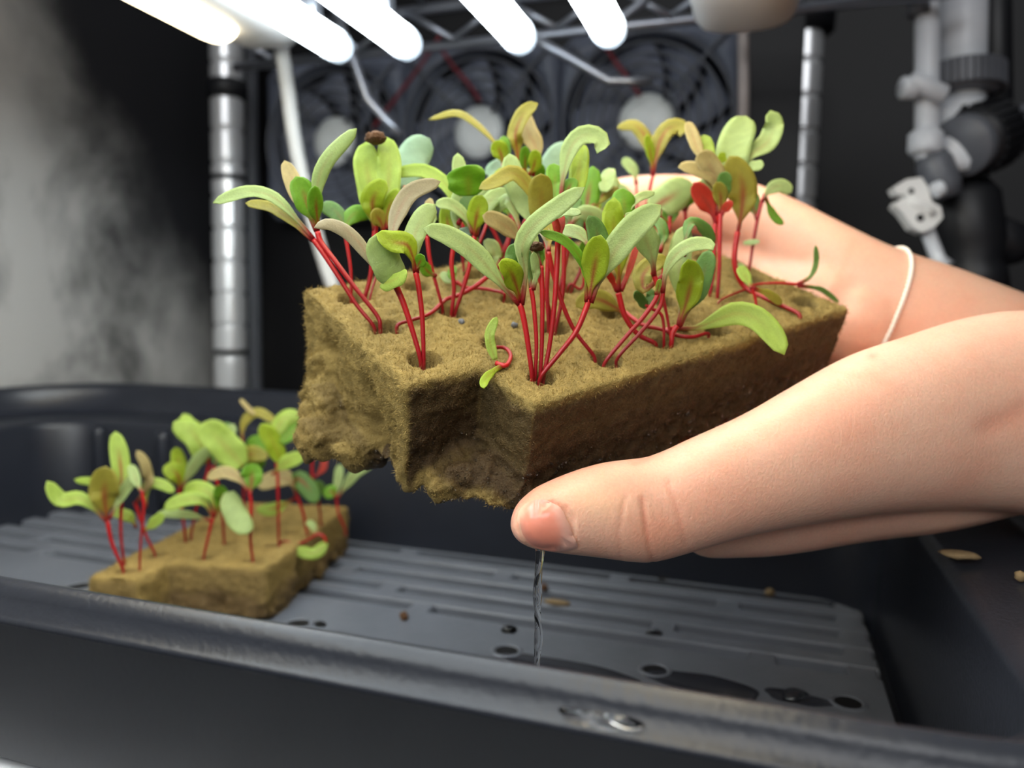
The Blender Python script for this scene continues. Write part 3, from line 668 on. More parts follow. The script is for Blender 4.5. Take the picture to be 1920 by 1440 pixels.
S('L', 'beet seedling with twin upright cotyledons still joined at the tip by a brown seed husk', [(842, 1052), (868, 950), (885, 820), (895, 700), (905, 640)],
  [('b', 'e', 128, [(900, 650), (872, 480), (850, 360), (850, 238)], 3, 8), ('b', 'e', 118, [(945, 650), (962, 480), (968, 340), (952, 212)], 5, 8), ('t', 'l', 108, [(892, 700), (882, 600), (890, 520), (952, 440)], -4, 20), ('t', 'l', 64, [(955, 690), (962, 600), (1012, 480)], -2, 30), ('t', 'y', 78, [(940, 700), (915, 640), (872, 608)], -4, 25)], r=1.0, husk=(897, 217, 2.1))
S('L', 'beet seedling with one wide bluish-green leaf facing the camera behind the husked seedling', [(868, 1050), (905, 930), (985, 760), (1040, 560), (1050, 470)],
  [('b', 'b', 165, [(1040, 480), (1070, 360), (1110, 290), (1180, 222)], 6, 6), ('c', 'g', 60, [(1050, 480), (1010, 560), (1018, 480)], 4)], r=.6, lean=14)
S('L', 'front left beet seedling, dark stem, pale broad leaf and one cotyledon arching left', [(1132, 1372), (1090, 1220), (1040, 1070), (1000, 980)],
  [('c', 'u', 62, [(990, 985), (930, 935), (870, 845), (800, 750), (730, 690), (650, 662), (578, 684)], -5, 30), ('b', 'p', 146, [(1005, 985), (985, 930), (945, 840), (905, 712)], -4, 12), ('b', 'e', 62, [(925, 978), (985, 960), (1062, 922)], -6, 45)], r=.95)
S('L', 'front left beet seedling with bright red forked top and a tall pale cotyledon', [(1148, 1372), (1140, 1150), (1120, 985), (1106, 915)],
  [('c', 'p', 104, [(1112, 920), (1098, 800), (1100, 720), (1145, 630), (1205, 562)], 4, 12), ('t', 'l', 96, [(1104, 915), (1092, 850), (1060, 775), (985, 760), (900, 716)], -5, 35), ('c', 'u', 84, [(1000, 850), (985, 740), (1010, 620), (1085, 500), (1235, 444)], 6, 18), ('t', 'g', 60, [(1110, 900), (1130, 860), (1150, 830)], -3, 20)], r=.85)
S('L', 'beet seedling whose long stem lies across the foam behind the front left pair', [(1012, 1190), (1080, 1165), (1180, 1130), (1262, 1058), (1340, 1030), (1420, 985), (1500, 920)],
  lie=4, leaves=[('c', 'e', 66, [(1500, 920), (1440, 800), (1330, 560), (1250, 450), (1130, 388), (945, 415)], 4, 25), ('c', 'p', 70, [(1500, 925), (1510, 820), (1480, 740)], 3)], r=.85)
# middle clump behind
S('M', 'beet seedling with a round bright green saucer-shaped leaf, left middle of the clump', [(178, 1088), (190, 960), (178, 830), (200, 700)],
  [('b', 'g', 168, [(262, 500), (260, 420), (255, 345)], -3, 25), ('c', 'p', 60, [(205, 720), (205, 600), (205, 470)], 3, 10), ('t', 'l', 74, [(190, 740), (160, 650), (148, 545)], 2, 20), ('c', 'p', 74, [(212, 640), (235, 560), (208, 285)], 8, 14)], r=.85)
S('M', 'beet seedling with a folded lime leaf and dark red crown, left middle of the clump', [(196, 1085), (240, 950), (272, 830), (292, 700)],
  [('t', 'l', 92, [(294, 700), (300, 620), (330, 495)], -5, 25), ('c', 'p', 52, [(285, 690), (240, 600), (170, 545), (95, 545)], -3, 40), ('b', 'd', 112, [(275, 640), (268, 560), (265, 460)], 5, 20), ('c', 'p', 74, [(300, 700), (340, 570), (400, 500), (470, 480)], 6, 25), ('b', 'b', 64, [(225, 720), (238, 690), (262, 655)], 4)], r=.85)
S('M', 'slim beet seedling rising on the left of the middle clump with forked red stem', [(132, 1060), (95, 920), (70, 820), (55, 700)],
  [('c', 'p', 60, [(55, 700), (70, 620), (60, 560)], 2), ('t', 'g', 56, [(100, 900), (60, 880), (20, 830)], -3, 20), ('t', 'k', 50, [(60, 700), (62, 600), (70, 510)], 3)], r=.75)
S('M', 'tall beet seedling with a thin cotyledon arching far left over a fan hub', [(180, 1080), (250, 900), (340, 680), (400, 500), (440, 400), (436, 340)],
  [('c', 'y', 34, [(440, 350), (425, 290), (385, 222), (300, 138), (200, 84), (62, 118)], 4, 42), ('t', 'l', 84, [(442, 350), (420, 280), (395, 222)], -2, 20), ('t', 'g', 60, [(446, 340), (445, 280), (440, 200)], 3, 20)], r=.75, lean=16, d=None, depth_px=(240, 960))
S('M', 'tall beet seedling with a brown curled leaf pointing up at the top centre', [(430, 985), (450, 800), (500, 560), (530, 420), (540, 360)],
  [('t', 'y', 74, [(520, 380), (502, 260), (500, 180), (540, 90), (610, 36)], -3, 35), ('c', 'k', 92, [(585, 400), (600, 270), (555, 170), (520, 55)], 6, 15), ('t', 'g', 52, [(545, 400), (545, 330), (545, 250)], -4, 15), ('t', 'l', 66, [(560, 400), (590, 350), (600, 268)], -5, 15)], r=.75, lean=10, depth_px=(430, 985))
S('M', 'beet seedling with a rounded grey-green leaf rising behind the centre', [(420, 980), (480, 800), (570, 560), (640, 430)],
  [('b', 'b', 120, [(640, 440), (680, 340), (770, 232)], 5, 15), ('b', 'g', 70, [(610, 450), (610, 400), (610, 335)], -4, 15), ('c', 'p', 44, [(630, 440), (560, 395), (360, 385)], 4, 35), ('b', 'b', 70, [(360, 400), (400, 360), (450, 330)], 8, 20)], r=.7, lean=12, depth_px=(470, 940))
S('M', 'beet seedling with a speckled cotyledon ending just left of the tall central cotyledon', [(690, 1150), (640, 980), (590, 850), (545, 750)],
  [('c', 'k', 78, [(545, 755), (500, 700), (430, 640), (332, 598)], -6, 20), ('b', 'p', 102, [(605, 640), (550, 540), (490, 430), (468, 288)], 4, 10), ('c', 'p', 62, [(530, 700), (470, 520), (420, 545), (362, 596)], 8, 25)], r=.8)
S('M', 'beet seedling with a lime leaf bent left and round yellow leaf mid-clump', [(665, 1155), (655, 980), (660, 800), (640, 650)],
  [('c', 'y', 66, [(640, 655), (590, 520), (540, 430), (480, 388), (400, 430), (314, 466)], -4, 35), ('b', 'y', 112, [(632, 640), (625, 520), (625, 388)], -5, 10), ('b', 'g', 84, [(690, 520), (695, 430), (690, 338)], 3, 14)], r=.95)
S('M', 'tall beet seedling with a pale cotyledon curled over like a hook at the top', [(700, 1158), (735, 980), (740, 760), (728, 600), (730, 500)],
  [('c', 'p', 80, [(725, 520), (738, 400), (770, 270), (830, 200), (905, 205), (930, 250), (905, 288)], -4, 28), ('b', 'l', 88, [(800, 500), (815, 380), (828, 240)], 6, 14), ('t', 'g', 70, [(740, 520), (760, 470), (790, 410)], 2, 20)], r=.9)
S('M', 'beet seedling with a spoon-shaped green leaf on a brown stalk right of the hooked one', [(780, 965), (830, 850), (850, 700), (852, 560)],
  [('t', 'g', 108, [(850, 660), (858, 520), (885, 350)], 3, 10), ('c', 'd', 90, [(830, 720), (800, 640), (790, 540)], 4, 12), ('b', 'p', 70, [(940, 480), (960, 420), (965, 362)], 6, 15), ('t', 'y', 50, [(850, 580), (930, 500), (1010, 455)], 4, 30)], r=.8)
S('M', 'beet seedling with paired lime leaves far back beside the silver middle fan hub', [(520, 900), (500, 700), (480, 540), (470, 460)],
  [('t', 'l', 90, [(470, 470), (450, 420), (420, 360)], 2, 18), ('b', 'p', 100, [(480, 460), (520, 420), (600, 400)], 4, 30), ('c', 'p', 66, [(470, 480), (420, 440), (350, 420)], 6, 25)], r=.8, depth_px=(520, 905))
S('M', 'beet seedling at the back left with a pale rounded leaf pair behind the clump', [(240, 880), (230, 760), (235, 640), (240, 560)],
  [('b', 'e', 92, [(235, 520), (240, 420), (215, 340)], 6, 14), ('c', 'p', 70, [(240, 560), (300, 470), (345, 420)], 5, 22), ('t', 'g', 60, [(236, 600), (190, 560), (150, 540)], -2, 25)], r=.8, depth_px=(250, 880))
S('M', 'beet seedling in the back row holding two grey-green blades over the black gap', [(600, 880), (610, 760), (560, 640), (540, 560)],
  [('c', 'd', 84, [(545, 580), (590, 480), (640, 420)], 4, 18), ('c', 'p', 84, [(540, 570), (470, 520), (380, 500)], 3, 25), ('t', 'l', 60, [(545, 560), (540, 500), (560, 440)], -3, 18)], r=.85, depth_px=(600, 885))
S('M', 'beet seedling at the back right of the clump with stacked pale blades', [(860, 860), (880, 720), (900, 600), (915, 500)],
  [('c', 'p', 86, [(912, 520), (960, 440), (1000, 400)], 4, 18), ('c', 'd', 80, [(912, 515), (850, 470), (780, 470)], 4, 25), ('t', 'g', 70, [(914, 510), (915, 450), (905, 390)], -3, 18)], r=.8, depth_px=(860, 860))
S('M', 'red-stemmed beet seedling close behind the front centre bunch with drooping blade', [(700, 1010), (740, 880), (760, 760), (770, 640)],
  [('c', 'p', 80, [(768, 660), (820, 590), (900, 600), (940, 660)], 3, 22), ('c', 'd', 84, [(770, 660), (770, 580), (800, 500)], 4, 15), ('c', 'p', 60, [(768, 665), (720, 620), (680, 560)], 4, 22)], r=.85, depth_px=(700, 1010))
S('R', 'beet seedling in the back row behind the forked dark stem, wide lime blades', [(120, 880), (150, 760), (130, 660), (120, 600)],
  [('t', 'l', 84, [(122, 620), (100, 540), (60, 480)], 3, 18), ('c', 'd', 80, [(122, 610), (150, 520), (190, 440)], 5, 18), ('c', 'p', 60, [(120, 610), (60, 590), (0, 600)], 2, 28)], r=.8, depth_px=(130, 880))
S('R', 'beet seedling behind the bird-wing blade with small paired leaves at its tip', [(560, 880), (570, 760), (550, 650), (545, 560)],
  [('c', 'p', 70, [(545, 580), (570, 500), (560, 430)], 4, 18), ('c', 'g', 60, [(545, 575), (500, 520), (460, 490)], 3, 22), ('t', 'g', 54, [(546, 570), (560, 520), (590, 490)], -2, 20)], r=.75, depth_px=(560, 885))
# front centre bunch
S('M', 'front centre beet seedling with two very long cotyledons spread in a wide vee', [(580, 1402), (560, 1240), (538, 1110), (520, 1040)],
  [('c', 'p', 92, [(518, 1045), (445, 965), (385, 890), (280, 775), (150, 695), (34, 662)], -5, 22), ('c', 'p', 84, [(530, 1045), (545, 900), (530, 760), (590, 650), (710, 555), (846, 456)], -7, 22), ('t', 'l', 96, [(518, 1030), (500, 950), (470, 880), (412, 842)], -7, 30), ('b', 'd', 82, [(505, 960), (490, 850), (492, 735)], -2, 12)], r=.92)
S('M', 'thin beet seedling second from the left in the front centre bunch', [(596, 1396), (602, 1230), (590, 1060), (576, 960)],
  [('c', 'd', 42, [(580, 970), (570, 870), (562, 765)], 3, 20), ('c', 'p', 40, [(584, 970), (600, 880), (588, 780)], -2, 20)], r=.72)
S('M', 'beet seedling in the front centre bunch with a dark seed husk stuck on top', [(622, 1392), (630, 1220), (632, 1000), (625, 850)],
  [('c', 'g', 40, [(625, 870), (622, 800), (628, 755)], 2, 20), ('c', 'p', 44, [(622, 860), (590, 720), (575, 620)], 4, 20)], r=.8, husk=(600, 752, 1.4))
S('M', 'bright red beet seedling in the front centre bunch reaching highest, small pale top leaf', [(640, 1392), (668, 1250), (692, 1050), (705, 850), (712, 690)],
  [('b', 'p', 36, [(690, 605), (750, 580), (825, 590)], -4, 45), ('c', 'p', 64, [(872, 762), (810, 690), (725, 668)], 5, 30), ('c', 'r', 34, [(710, 720), (705, 660), (690, 600)], 0, 10), ('c', 'r', 36, [(714, 720), (725, 650), (728, 590)], 2, 10)], r=.9)
S('M', 'beet seedling leaning right out of the front bunch, bright toothed leaf over a red fork', [(625, 1405), (720, 1285), (800, 1180), (852, 1060), (862, 1020)],
  [('c', 'g', 44, [(855, 1030), (850, 900), (820, 810), (740, 725), (614, 678)], -4, 40), ('t', 'l', 122, [(866, 1025), (885, 900), (905, 790), (925, 695)], -6, 12), ('t', 'd', 98, [(880, 960), (912, 800), (905, 690), (862, 598)], -1, 20), ('c', 'p', 122, [(875, 1035), (925, 900), (1000, 770), (1090, 660), (1225, 545)], -4, 14)], r=.9)
S('M', 'beet seedling with a straight stem crossing behind the front centre bunch', [(892, 1306), (800, 1185), (740, 1060), (690, 900), (662, 780)],
  [('c', 'u', 48, [(662, 790), (650, 700), (610, 640)], 4, 25), ('c', 'y', 50, [(664, 780), (665, 700), (650, 620)], 4, 25)], r=.85)
S('M', 'withered tiny beet seedling curled beside an empty hole at the notch', [(392, 1262), (448, 1262), (474, 1300), (450, 1348), (400, 1336)],
  [('b', 'e', 46, [(396, 1320), (372, 1240), (372, 1180), (405, 1105)], 1, 10), ('c', 'l', 40, [(440, 1345), (385, 1378), (345, 1420), (340, 1462)], -9, 15)], r=.75, lie=5)
S('M', 'red beet seedling lying flat on the foam behind the centre with hidden leaves', [(440, 990), (380, 972), (320, 962), (258, 960), (200, 930)],
  lie=4, leaves=[('c', 'g', 40, [(210, 940), (180, 900), (190, 850)], 3, 20), ('c', 'p', 40, [(205, 935), (160, 920), (130, 880)], 3, 20)], r=.75)
S('M', 'small beet seedling bent into a red hoop behind the front bunch', [(760, 965), (775, 940), (820, 965), (840, 930), (838, 860)],
  [('c', 'p', 46, [(838, 870), (812, 800), (790, 740)], 3, 20), ('c', 'g', 50, [(838, 870), (850, 800), (830, 730)], -2, 20)], r=.62)
S('M', 'beet seedling in the back row with dark red stems against the black gap', [(410, 870), (440, 770), (470, 690), (478, 600)],
  [('c', 'p', 50, [(478, 610), (500, 540), (520, 470)], 3, 20), ('c', 'g', 46, [(476, 610), (440, 560), (400, 520)], 3, 30), ('t', 'g', 46, [(440, 780), (415, 790), (390, 760)], -2, 20)], r=.85)
S('M', 'beet seedling leaning left in the back row under the speckled cotyledon', [(460, 830), (400, 700), (375, 640), (390, 560)],
  [('c', 'p', 52, [(388, 580), (360, 500), (350, 440)], 3, 20), ('c', 'g', 46, [(390, 570), (420, 500), (450, 470)], 3, 20)], r=.85)
# right of the centre
S('R', 'beet seedling with thick dark red stem forking into three, wavy lime leaf above', [(398, 1242), (330, 1205), (285, 1165), (240, 1090), (212, 985)],
  [('t', 'l', 112, [(212, 985), (212, 820), (186, 640), (190, 505)], -3, 12), ('b', 'g', 104, [(240, 610), (240, 540), (235, 462)], 2, 15), ('c', 'r', 30, [(225, 975), (270, 860), (308, 735)], 2, 10), ('c', 'r', 30, [(205, 975), (175, 910), (152, 880)], -3, 10), ('c', 'p', 40, [(240, 620), (300, 520), (392, 480)], 6, 30)], r=1.0)
S('R', 'long beet seedling slanting up right from a hole, blade folded like a bird wing', [(148, 1328), (258, 1195), (345, 1095), (410, 985), (385, 880)],
  [('c', 'p', 108, [(390, 900), (380, 810), (335, 690), (250, 585)], -5, 14), ('t', 'e', 26, [(405, 990), (412, 950), (420, 915)], -3, 10)], r=.82)
S('R', 'long pink-stemmed beet seedling parallel to the slanting one, cotyledon arching right', [(212, 1305), (330, 1175), (415, 1065), (435, 985), (440, 900)],
  [('c', 'p', 62, [(432, 985), (450, 880), (500, 795), (580, 745), (660, 745), (686, 772)], -6, 30), ('t', 'y', 92, [(438, 900), (345, 965), (335, 900), (385, 840), (462, 812)], 6, 20)], r=.74)
S('R', 'beet seedling with an upright cluster of pale, lime and dark toothed leaves on the right', [(478, 1242), (482, 1190), (505, 1150)],
  [('c', 'p', 108, [(512, 1155), (535, 1000), (518, 830), (545, 645)], 4, 10), ('t', 'l', 112, [(515, 1155), (555, 1020), (575, 920), (560, 815)], -5, 14), ('t', 'd', 104, [(520, 1150), (590, 1000), (640, 870), (672, 768)], -3, 22), ('c', 'd', 58, [(540, 800), (570, 640), (640, 665), (692, 740)], 7, 30)], r=.95)
S('R', 'beet seedling lying over to the right, big speckled cotyledon hanging past the foam edge', [(662, 1188), (580, 1205), (500, 1195), (455, 1172), (480, 1163), (560, 1165)],
  lie=6, leaves=[('c', 'e', 102, [(480, 1163), (600, 1160), (700, 1122), (800, 1088), (900, 1112), (985, 1195), (1042, 1294)], -12, 18)], r=.85)
S('R', 'beet seedling lying low to the left with a yellow-green leaf flat on the foam', [(480, 1190), (420, 1165), (345, 1148), (285, 1112), (250, 1085)],
  lie=5, leaves=[('t', 'y', 92, [(262, 1100), (200, 1060), (120, 1020), (60, 1020), (0, 1055)], -2, 15)], r=.85)
S('R', 'thin beet seedling with a small dark leaf behind the crossing stems', [(440, 1232), (430, 1100), (370, 1060), (345, 1045)],
  [('b', 'd', 44, [(350, 1060), (325, 1015), (292, 978)], -2, 20), ('b', 'd', 40, [(365, 1060), (372, 1000), (365, 960)], 2, 20)], r=.62)
S('R', 'beet seedling with straight pale red stems behind the crossing pair', [(476, 1236), (455, 1100), (430, 960), (440, 850)],
  [('c', 'd', 50, [(420, 780), (440, 700), (425, 640), (385, 605)], 5, 25), ('c', 'p', 44, [(440, 860), (400, 740), (398, 680)], 5, 20)], r=.62)
S('R', 'beet seedling with one wide pale leaf tilted up behind the winged blade', [(330, 960), (400, 800), (460, 680), (470, 600)],
  [('t', 'p', 150, [(450, 640), (400, 560), (480, 500), (572, 425)], -2, 10), ('t', 'g', 76, [(465, 690), (470, 600), (490, 500)], 4, 14)], r=.8, depth_px=(420, 880))
S('R', 'beet seedling on the far side with red Y-shaped top and two out-curled leaves', [(330, 760), (352, 560), (372, 450), (388, 385)],
  [('t', 'y', 76, [(386, 400), (402, 300), (425, 215), (470, 158), (530, 160), (520, 205)], -4, 22), ('t', 'y', 60, [(384, 395), (376, 300), (350, 210), (290, 145), (203, 160)], 3, 30), ('t', 'l', 40, [(386, 380), (372, 290), (352, 190)], -3, 20)], r=.75)
S('R', 'small pale beet seedling far back beside the red Y-shaped one', [(300, 720), (305, 560), (302, 430)],
  [('c', 'p', 50, [(302, 440), (285, 370), (235, 312)], 3, 15), ('c', 'p', 74, [(300, 520), (240, 470), (170, 470), (165, 368)], 3, 20)], r=.5)
# right end clump
S('R', 'beet seedling with a red paddle leaf at the right end of the block', [(668, 1000), (690, 860), (690, 720), (700, 600)],
  [('t', 'r', 88, [(700, 640), (670, 560), (630, 500), (588, 432)], -3, 12), ('c', 'k', 62, [(705, 600), (712, 500), (690, 410), (600, 368), (510, 355)], -4, 45), ('b', 'p', 80, [(690, 560), (655, 490), (640, 410)], 4, 14)], r=.9)
S('R', 'beet seedling at the right end with brown folded leaves and a dark bud', [(706, 1010), (716, 860), (718, 700), (722, 590)],
  [('b', 'k', 96, [(700, 460), (680, 370), (612, 282)], -2, 20), ('b', 'e', 84, [(660, 420), (650, 310), (640, 195)], 5, 12), ('b', 'k', 56, [(620, 300), (590, 220), (560, 128)], 6, 20), ('b', 'd', 66, [(738, 500), (742, 440), (752, 378)], -4, 20), ('t', 'y', 66, [(722, 590), (722, 500), (700, 430)], -3, 20), ('t', 'r', 40, [(724, 600), (750, 560), (785, 530)], -4, 20)], r=.95)
S('R', 'tallest beet seedling at the right end, wide leaf up, stem sprawled over the foam', [(1115, 1092), (1000, 1035), (855, 965), (805, 890), (792, 800), (808, 680)],
  lie=3, leaves=[('t', 'y', 128, [(806, 700), (830, 560), (828, 430), (765, 300)], -4, 12), ('b', 'p', 150, [(780, 420), (790, 260), (850, 100)], 4, 10), ('c', 'p', 88, [(815, 400), (870, 300), (955, 235), (990, 150), (972, 72)], 2, 28), ('b', 'p', 46, [(850, 352), (890, 352), (940, 342)], -3, 30), ('b', 'l', 60, [(760, 420), (740, 350), (735, 280)], 2, 25)], r=1.1)
S('R', 'beet seedling at the far right end with brown stalk and a cotyledon curled outward', [(866, 868), (890, 710), (918, 570), (945, 490)],
  [('c', 'p', 60, [(930, 530), (960, 480), (1020, 448), (1078, 484)], -3, 25), ('c', 'g', 36, [(945, 500), (970, 560), (1000, 610), (1038, 642)], -2, 20), ('t', 'd', 64, [(905, 620), (885, 550), (880, 470)], 3, 20), ('b', 'p', 24, [(838, 735), (880, 732), (918, 730)], -4, 30)], r=.85)
S('R', 'spindly pink beet seedling lying out over the right edge with a forked tip', [(722, 1022), (840, 970), (890, 945), (1000, 935), (1112, 942)],
  lie=3, leaves=[('c', 'd', 24, [(1110, 942), (1170, 905), (1200, 840), (1198, 745)], -3, 20), ('c', 'd', 24, [(1110, 948), (1210, 962), (1260, 990), (1315, 1034)], 3, 20), ('b', 'p', 48, [(872, 955), (838, 900), (812, 835)], 2, 15)], r=.55)
S('R', 'short red beet seedling stub standing at the base of the sprawled stem', [(902, 1085), (898, 1020), (880, 960)],
  [('c', 'e', 50, [(880, 965), (850, 910), (818, 850)], 3, 20), ('c', 'y', 40, [(882, 960), (960, 990), (1030, 1040)], 3, 30)], r=.6)
# second block
G2 = 'beet seedlings in the foam block on the tray floor'
def S2(*a, **k): return seedling('B', *a, group=G2, **k)
S2('leftmost beet seedling of the lower block, with a broad brown-backed leaf', [(582, 926), (532, 810), (508, 700)],
   [('t', 'y', 150, [(508, 710), (495, 590), (498, 440)], -4, 12), ('c', 'e', 78, [(505, 705), (430, 625), (370, 592), (285, 598), (222, 510)], -6, 25), ('c', 'p', 60, [(520, 690), (580, 570), (660, 470)], 3, 25)], r=1.0)
S2('beet seedling with one pale rounded upright leaf, behind the brown-backed one', [(588, 905), (572, 760), (575, 590)],
   [('t', 'e', 96, [(575, 600), (572, 450), (545, 275)], 4, 10), ('c', 'e', 46, [(570, 600), (470, 520), (352, 502)], 4, 25)], r=.85)
S2('beet seedling with a pinkish hooked leaf on the lower block', [(732, 852), (692, 770), (655, 660), (640, 610)],
   [('c', 'k', 56, [(642, 620), (700, 520), (690, 430), (648, 365)], -4, 28), ('c', 'e', 58, [(690, 640), (700, 530), (760, 525), (828, 562)], 4, 25), ('c', 'e', 62, [(645, 730), (610, 680), (525, 655)], -6, 25)], r=.9)
S2('slender beet seedling with a small low leaf near the front of the lower block', [(662, 930), (665, 820), (680, 640), (672, 560)],
   [('c', 'e', 60, [(680, 750), (720, 715), (778, 672)], -3, 25), ('c', 'p', 56, [(674, 570), (640, 500), (620, 430)], 4, 15)], r=.7)
S2('beet seedling with a lime fan of leaves, left middle of the lower block', [(878, 780), (862, 650), (848, 545)],
   [('t', 'l', 100, [(850, 560), (840, 480), (775, 440)], -3, 18), ('c', 'p', 66, [(855, 560), (920, 430), (1000, 350)], -4, 20), ('t', 'l', 80, [(850, 550), (850, 450), (832, 350)], 4, 15)], r=.95)
S2('beet seedling with two wide pale leaves drooping left, top of the lower clump', [(905, 775), (930, 640), (985, 460), (985, 380)],
   [('b', 'e', 130, [(990, 420), (920, 290), (820, 232)], -3, 18), ('b', 'e', 70, [(980, 380), (900, 250), (870, 190)], 5, 20)], r=.9)
S2('beet seedling with the widest bright leaf at the top of the lower clump', [(1062, 800), (1050, 640), (1030, 520), (1010, 440)],
   [('b', 'e', 160, [(1150, 440), (1060, 340), (955, 235)], -4, 15), ('b', 'd', 90, [(1060, 440), (1040, 380), (1080, 230)], 6, 15), ('c', 'p', 70, [(1012, 450), (1060, 330), (1110, 240)], 4, 15)], r=.95)
S2('low beet seedling with arching pale leaves in front of the lower clump', [(965, 872), (990, 760), (1012, 670)],
   [('c', 'e', 74, [(1010, 680), (960, 605), (880, 598), (775, 640)], -5, 25), ('c', 'e', 88, [(1012, 675), (1000, 580), (930, 545), (870, 570)], 3, 22), ('t', 'g', 84, [(1014, 680), (1050, 600), (1030, 530)], -3, 15), ('c', 'p', 50, [(1005, 700), (900, 670), (745, 658)], 5, 30)], r=.85)
S2('beet seedling with a large leaf hanging straight down at the front of the lower block', [(1198, 888), (1186, 780), (1190, 640), (1182, 560)],
   [('b', 'p', 120, [(1085, 560), (1110, 650), (1175, 760)], -8, 14), ('t', 'g', 116, [(1185, 580), (1192, 500), (1190, 425)], 2, 14), ('c', 'k', 66, [(1182, 565), (1130, 500), (1060, 470), (978, 498)], -3, 28)], r=.9)
S2('beet seedling with a tall brown arched leaf at the back of the lower clump', [(1150, 740), (1155, 560), (1150, 420), (1148, 340)],
   [('c', 'y', 52, [(1148, 350), (1155, 240), (1220, 186), (1312, 236)], 3, 30), ('b', 'g', 116, [(1190, 470), (1210, 380), (1215, 290)], 2, 14), ('t', 'y', 92, [(1150, 440), (1100, 430), (1180, 385), (1270, 400)], -3, 20), ('b', 'k', 26, [(1205, 195), (1170, 160), (1138, 122)], 6, 20)], r=.85)
S2('beet seedling with lime leaves touching the torn corner of the held block', [(1320, 800), (1318, 640), (1315, 500), (1310, 420)],
   [('b', 'l', 96, [(1330, 420), (1290, 320), (1235, 240)], -3, 15), ('b', 'e', 90, [(1300, 300), (1340, 220), (1420, 190)], 5, 20), ('c', 'e', 80, [(1290, 480), (1350, 425), (1440, 392)], -3, 22), ('b', 'g', 80, [(1330, 330), (1400, 260), (1470, 250)], 7, 20)], r=.9)
S2('beet seedling with a hood of grey-green leaves, right middle of the lower block', [(1455, 765), (1435, 660), (1405, 575)],
   [('c', 'k', 92, [(1405, 590), (1380, 510), (1310, 500), (1215, 535)], -4, 25), ('t', 'd', 100, [(1405, 585), (1400, 500), (1450, 530), (1505, 612)], -2, 18), ('t', 'e', 70, [(1400, 590), (1300, 640), (1215, 640)], 3, 25)], r=.95)
S2('beet seedling at the right end of the lower block with a long thin cotyledon', [(1635, 738), (1605, 670), (1592, 590)],
   [('c', 'p', 56, [(1595, 600), (1630, 545), (1690, 470), (1780, 418)], -3, 22), ('t', 'g', 70, [(1592, 595), (1570, 560), (1540, 590)], -2, 22), ('c', 'p', 50, [(1594, 595), (1600, 520), (1610, 430)], 4, 15)], r=.8)
S2('beet seedling with bare red stems half hidden by the held block corner', [(1520, 720), (1510, 620), (1480, 500), (1478, 400)],
   [('c', 'r', 40, [(1480, 500), (1530, 450), (1535, 380)], 3, 10), ('t', 'd', 80, [(1512, 620), (1500, 560), (1520, 510)], -2, 15), ('t', 'g', 70, [(1480, 420), (1500, 360), (1540, 330)], 3, 20)], r=.9)
S2('fallen beet seedling looped over the lower block with a bright tip on its face', [(1335, 795), (1420, 805), (1500, 765), (1530, 770), (1545, 800)],
   [('b', 'e', 66, [(1545, 800), (1490, 850), (1395, 838)], -5, 20), ('c', 'p', 40, [(1500, 770), (1480, 720), (1450, 700)], 3, 20)], r=.75)
# ---------------------------------------------------------------- rack, lamps, fans, pipes
def pole(name, label, X, Y, ztop, zbot=0.0, r=12.7, collars=()):
    o = empty(name, label, 'pole')
    prof = [(r, zbot)]; z = zbot+12.7
    while z < ztop-5:
        prof += [(r, z-21.5), (r, z-2.6), (r, z-2.2), (r-1.3, z-1.5), (r-1.3, z+1.5), (r, z+2.2), (r, z+2.6)]; z += 25.4
    prof.append((r, ztop))
    mesh_obj('pole_tube', *lathe((X, Y, 0), (0, 0, 1), prof, 36), M['chrome'], o)
    for zc, h, rr in collars:
        mesh_obj('collar', *lathe((X, Y, zc), (0, 0, 1), [(r, -h), (rr, -h+1), (rr+.8, 0), (rr, h-1), (r, h)], 32), M['black'], o)
    v, f = lathe((X, Y, zbot), (0, 0, 1), [(r+4, 0), (r+4, 4), (r+1, 8), (r+.5, 14)], 28); mesh_obj('foot', v, f, M['black'], o)
    return o
pl_ = at(429, 400, 610); pr_ = at(1502, 250, 580)
pole('rack_pole', 'grooved chrome rack pole in front of the concrete wall', pl_[0], pl_[1], CZ+250, collars=((CZ+175, 7, 15), (at(429, 336, 610)[2], 2.2, 13.4), (at(429, 660, 610)[2], 2.0, 13.2)))
pole('rack_pole', 'grooved chrome rack pole between the fans and the pipe fittings', pr_[0], pr_[1], CZ+260, collars=((CZ+232, 16, 20),))
# slim black conduit beside the left pole
cb = at(470, 400, 640); mesh = mesh_obj('conduit', *tube(spline([(cb[0], cb[1], 0), (cb[0]+1, cb[1], 200), (cb[0], cb[1], CZ+240)], 20), 7, 14), M['dgrey'])
tag(mesh, 'dark grey conduit rising right behind the pole at the concrete wall', 'pipe')

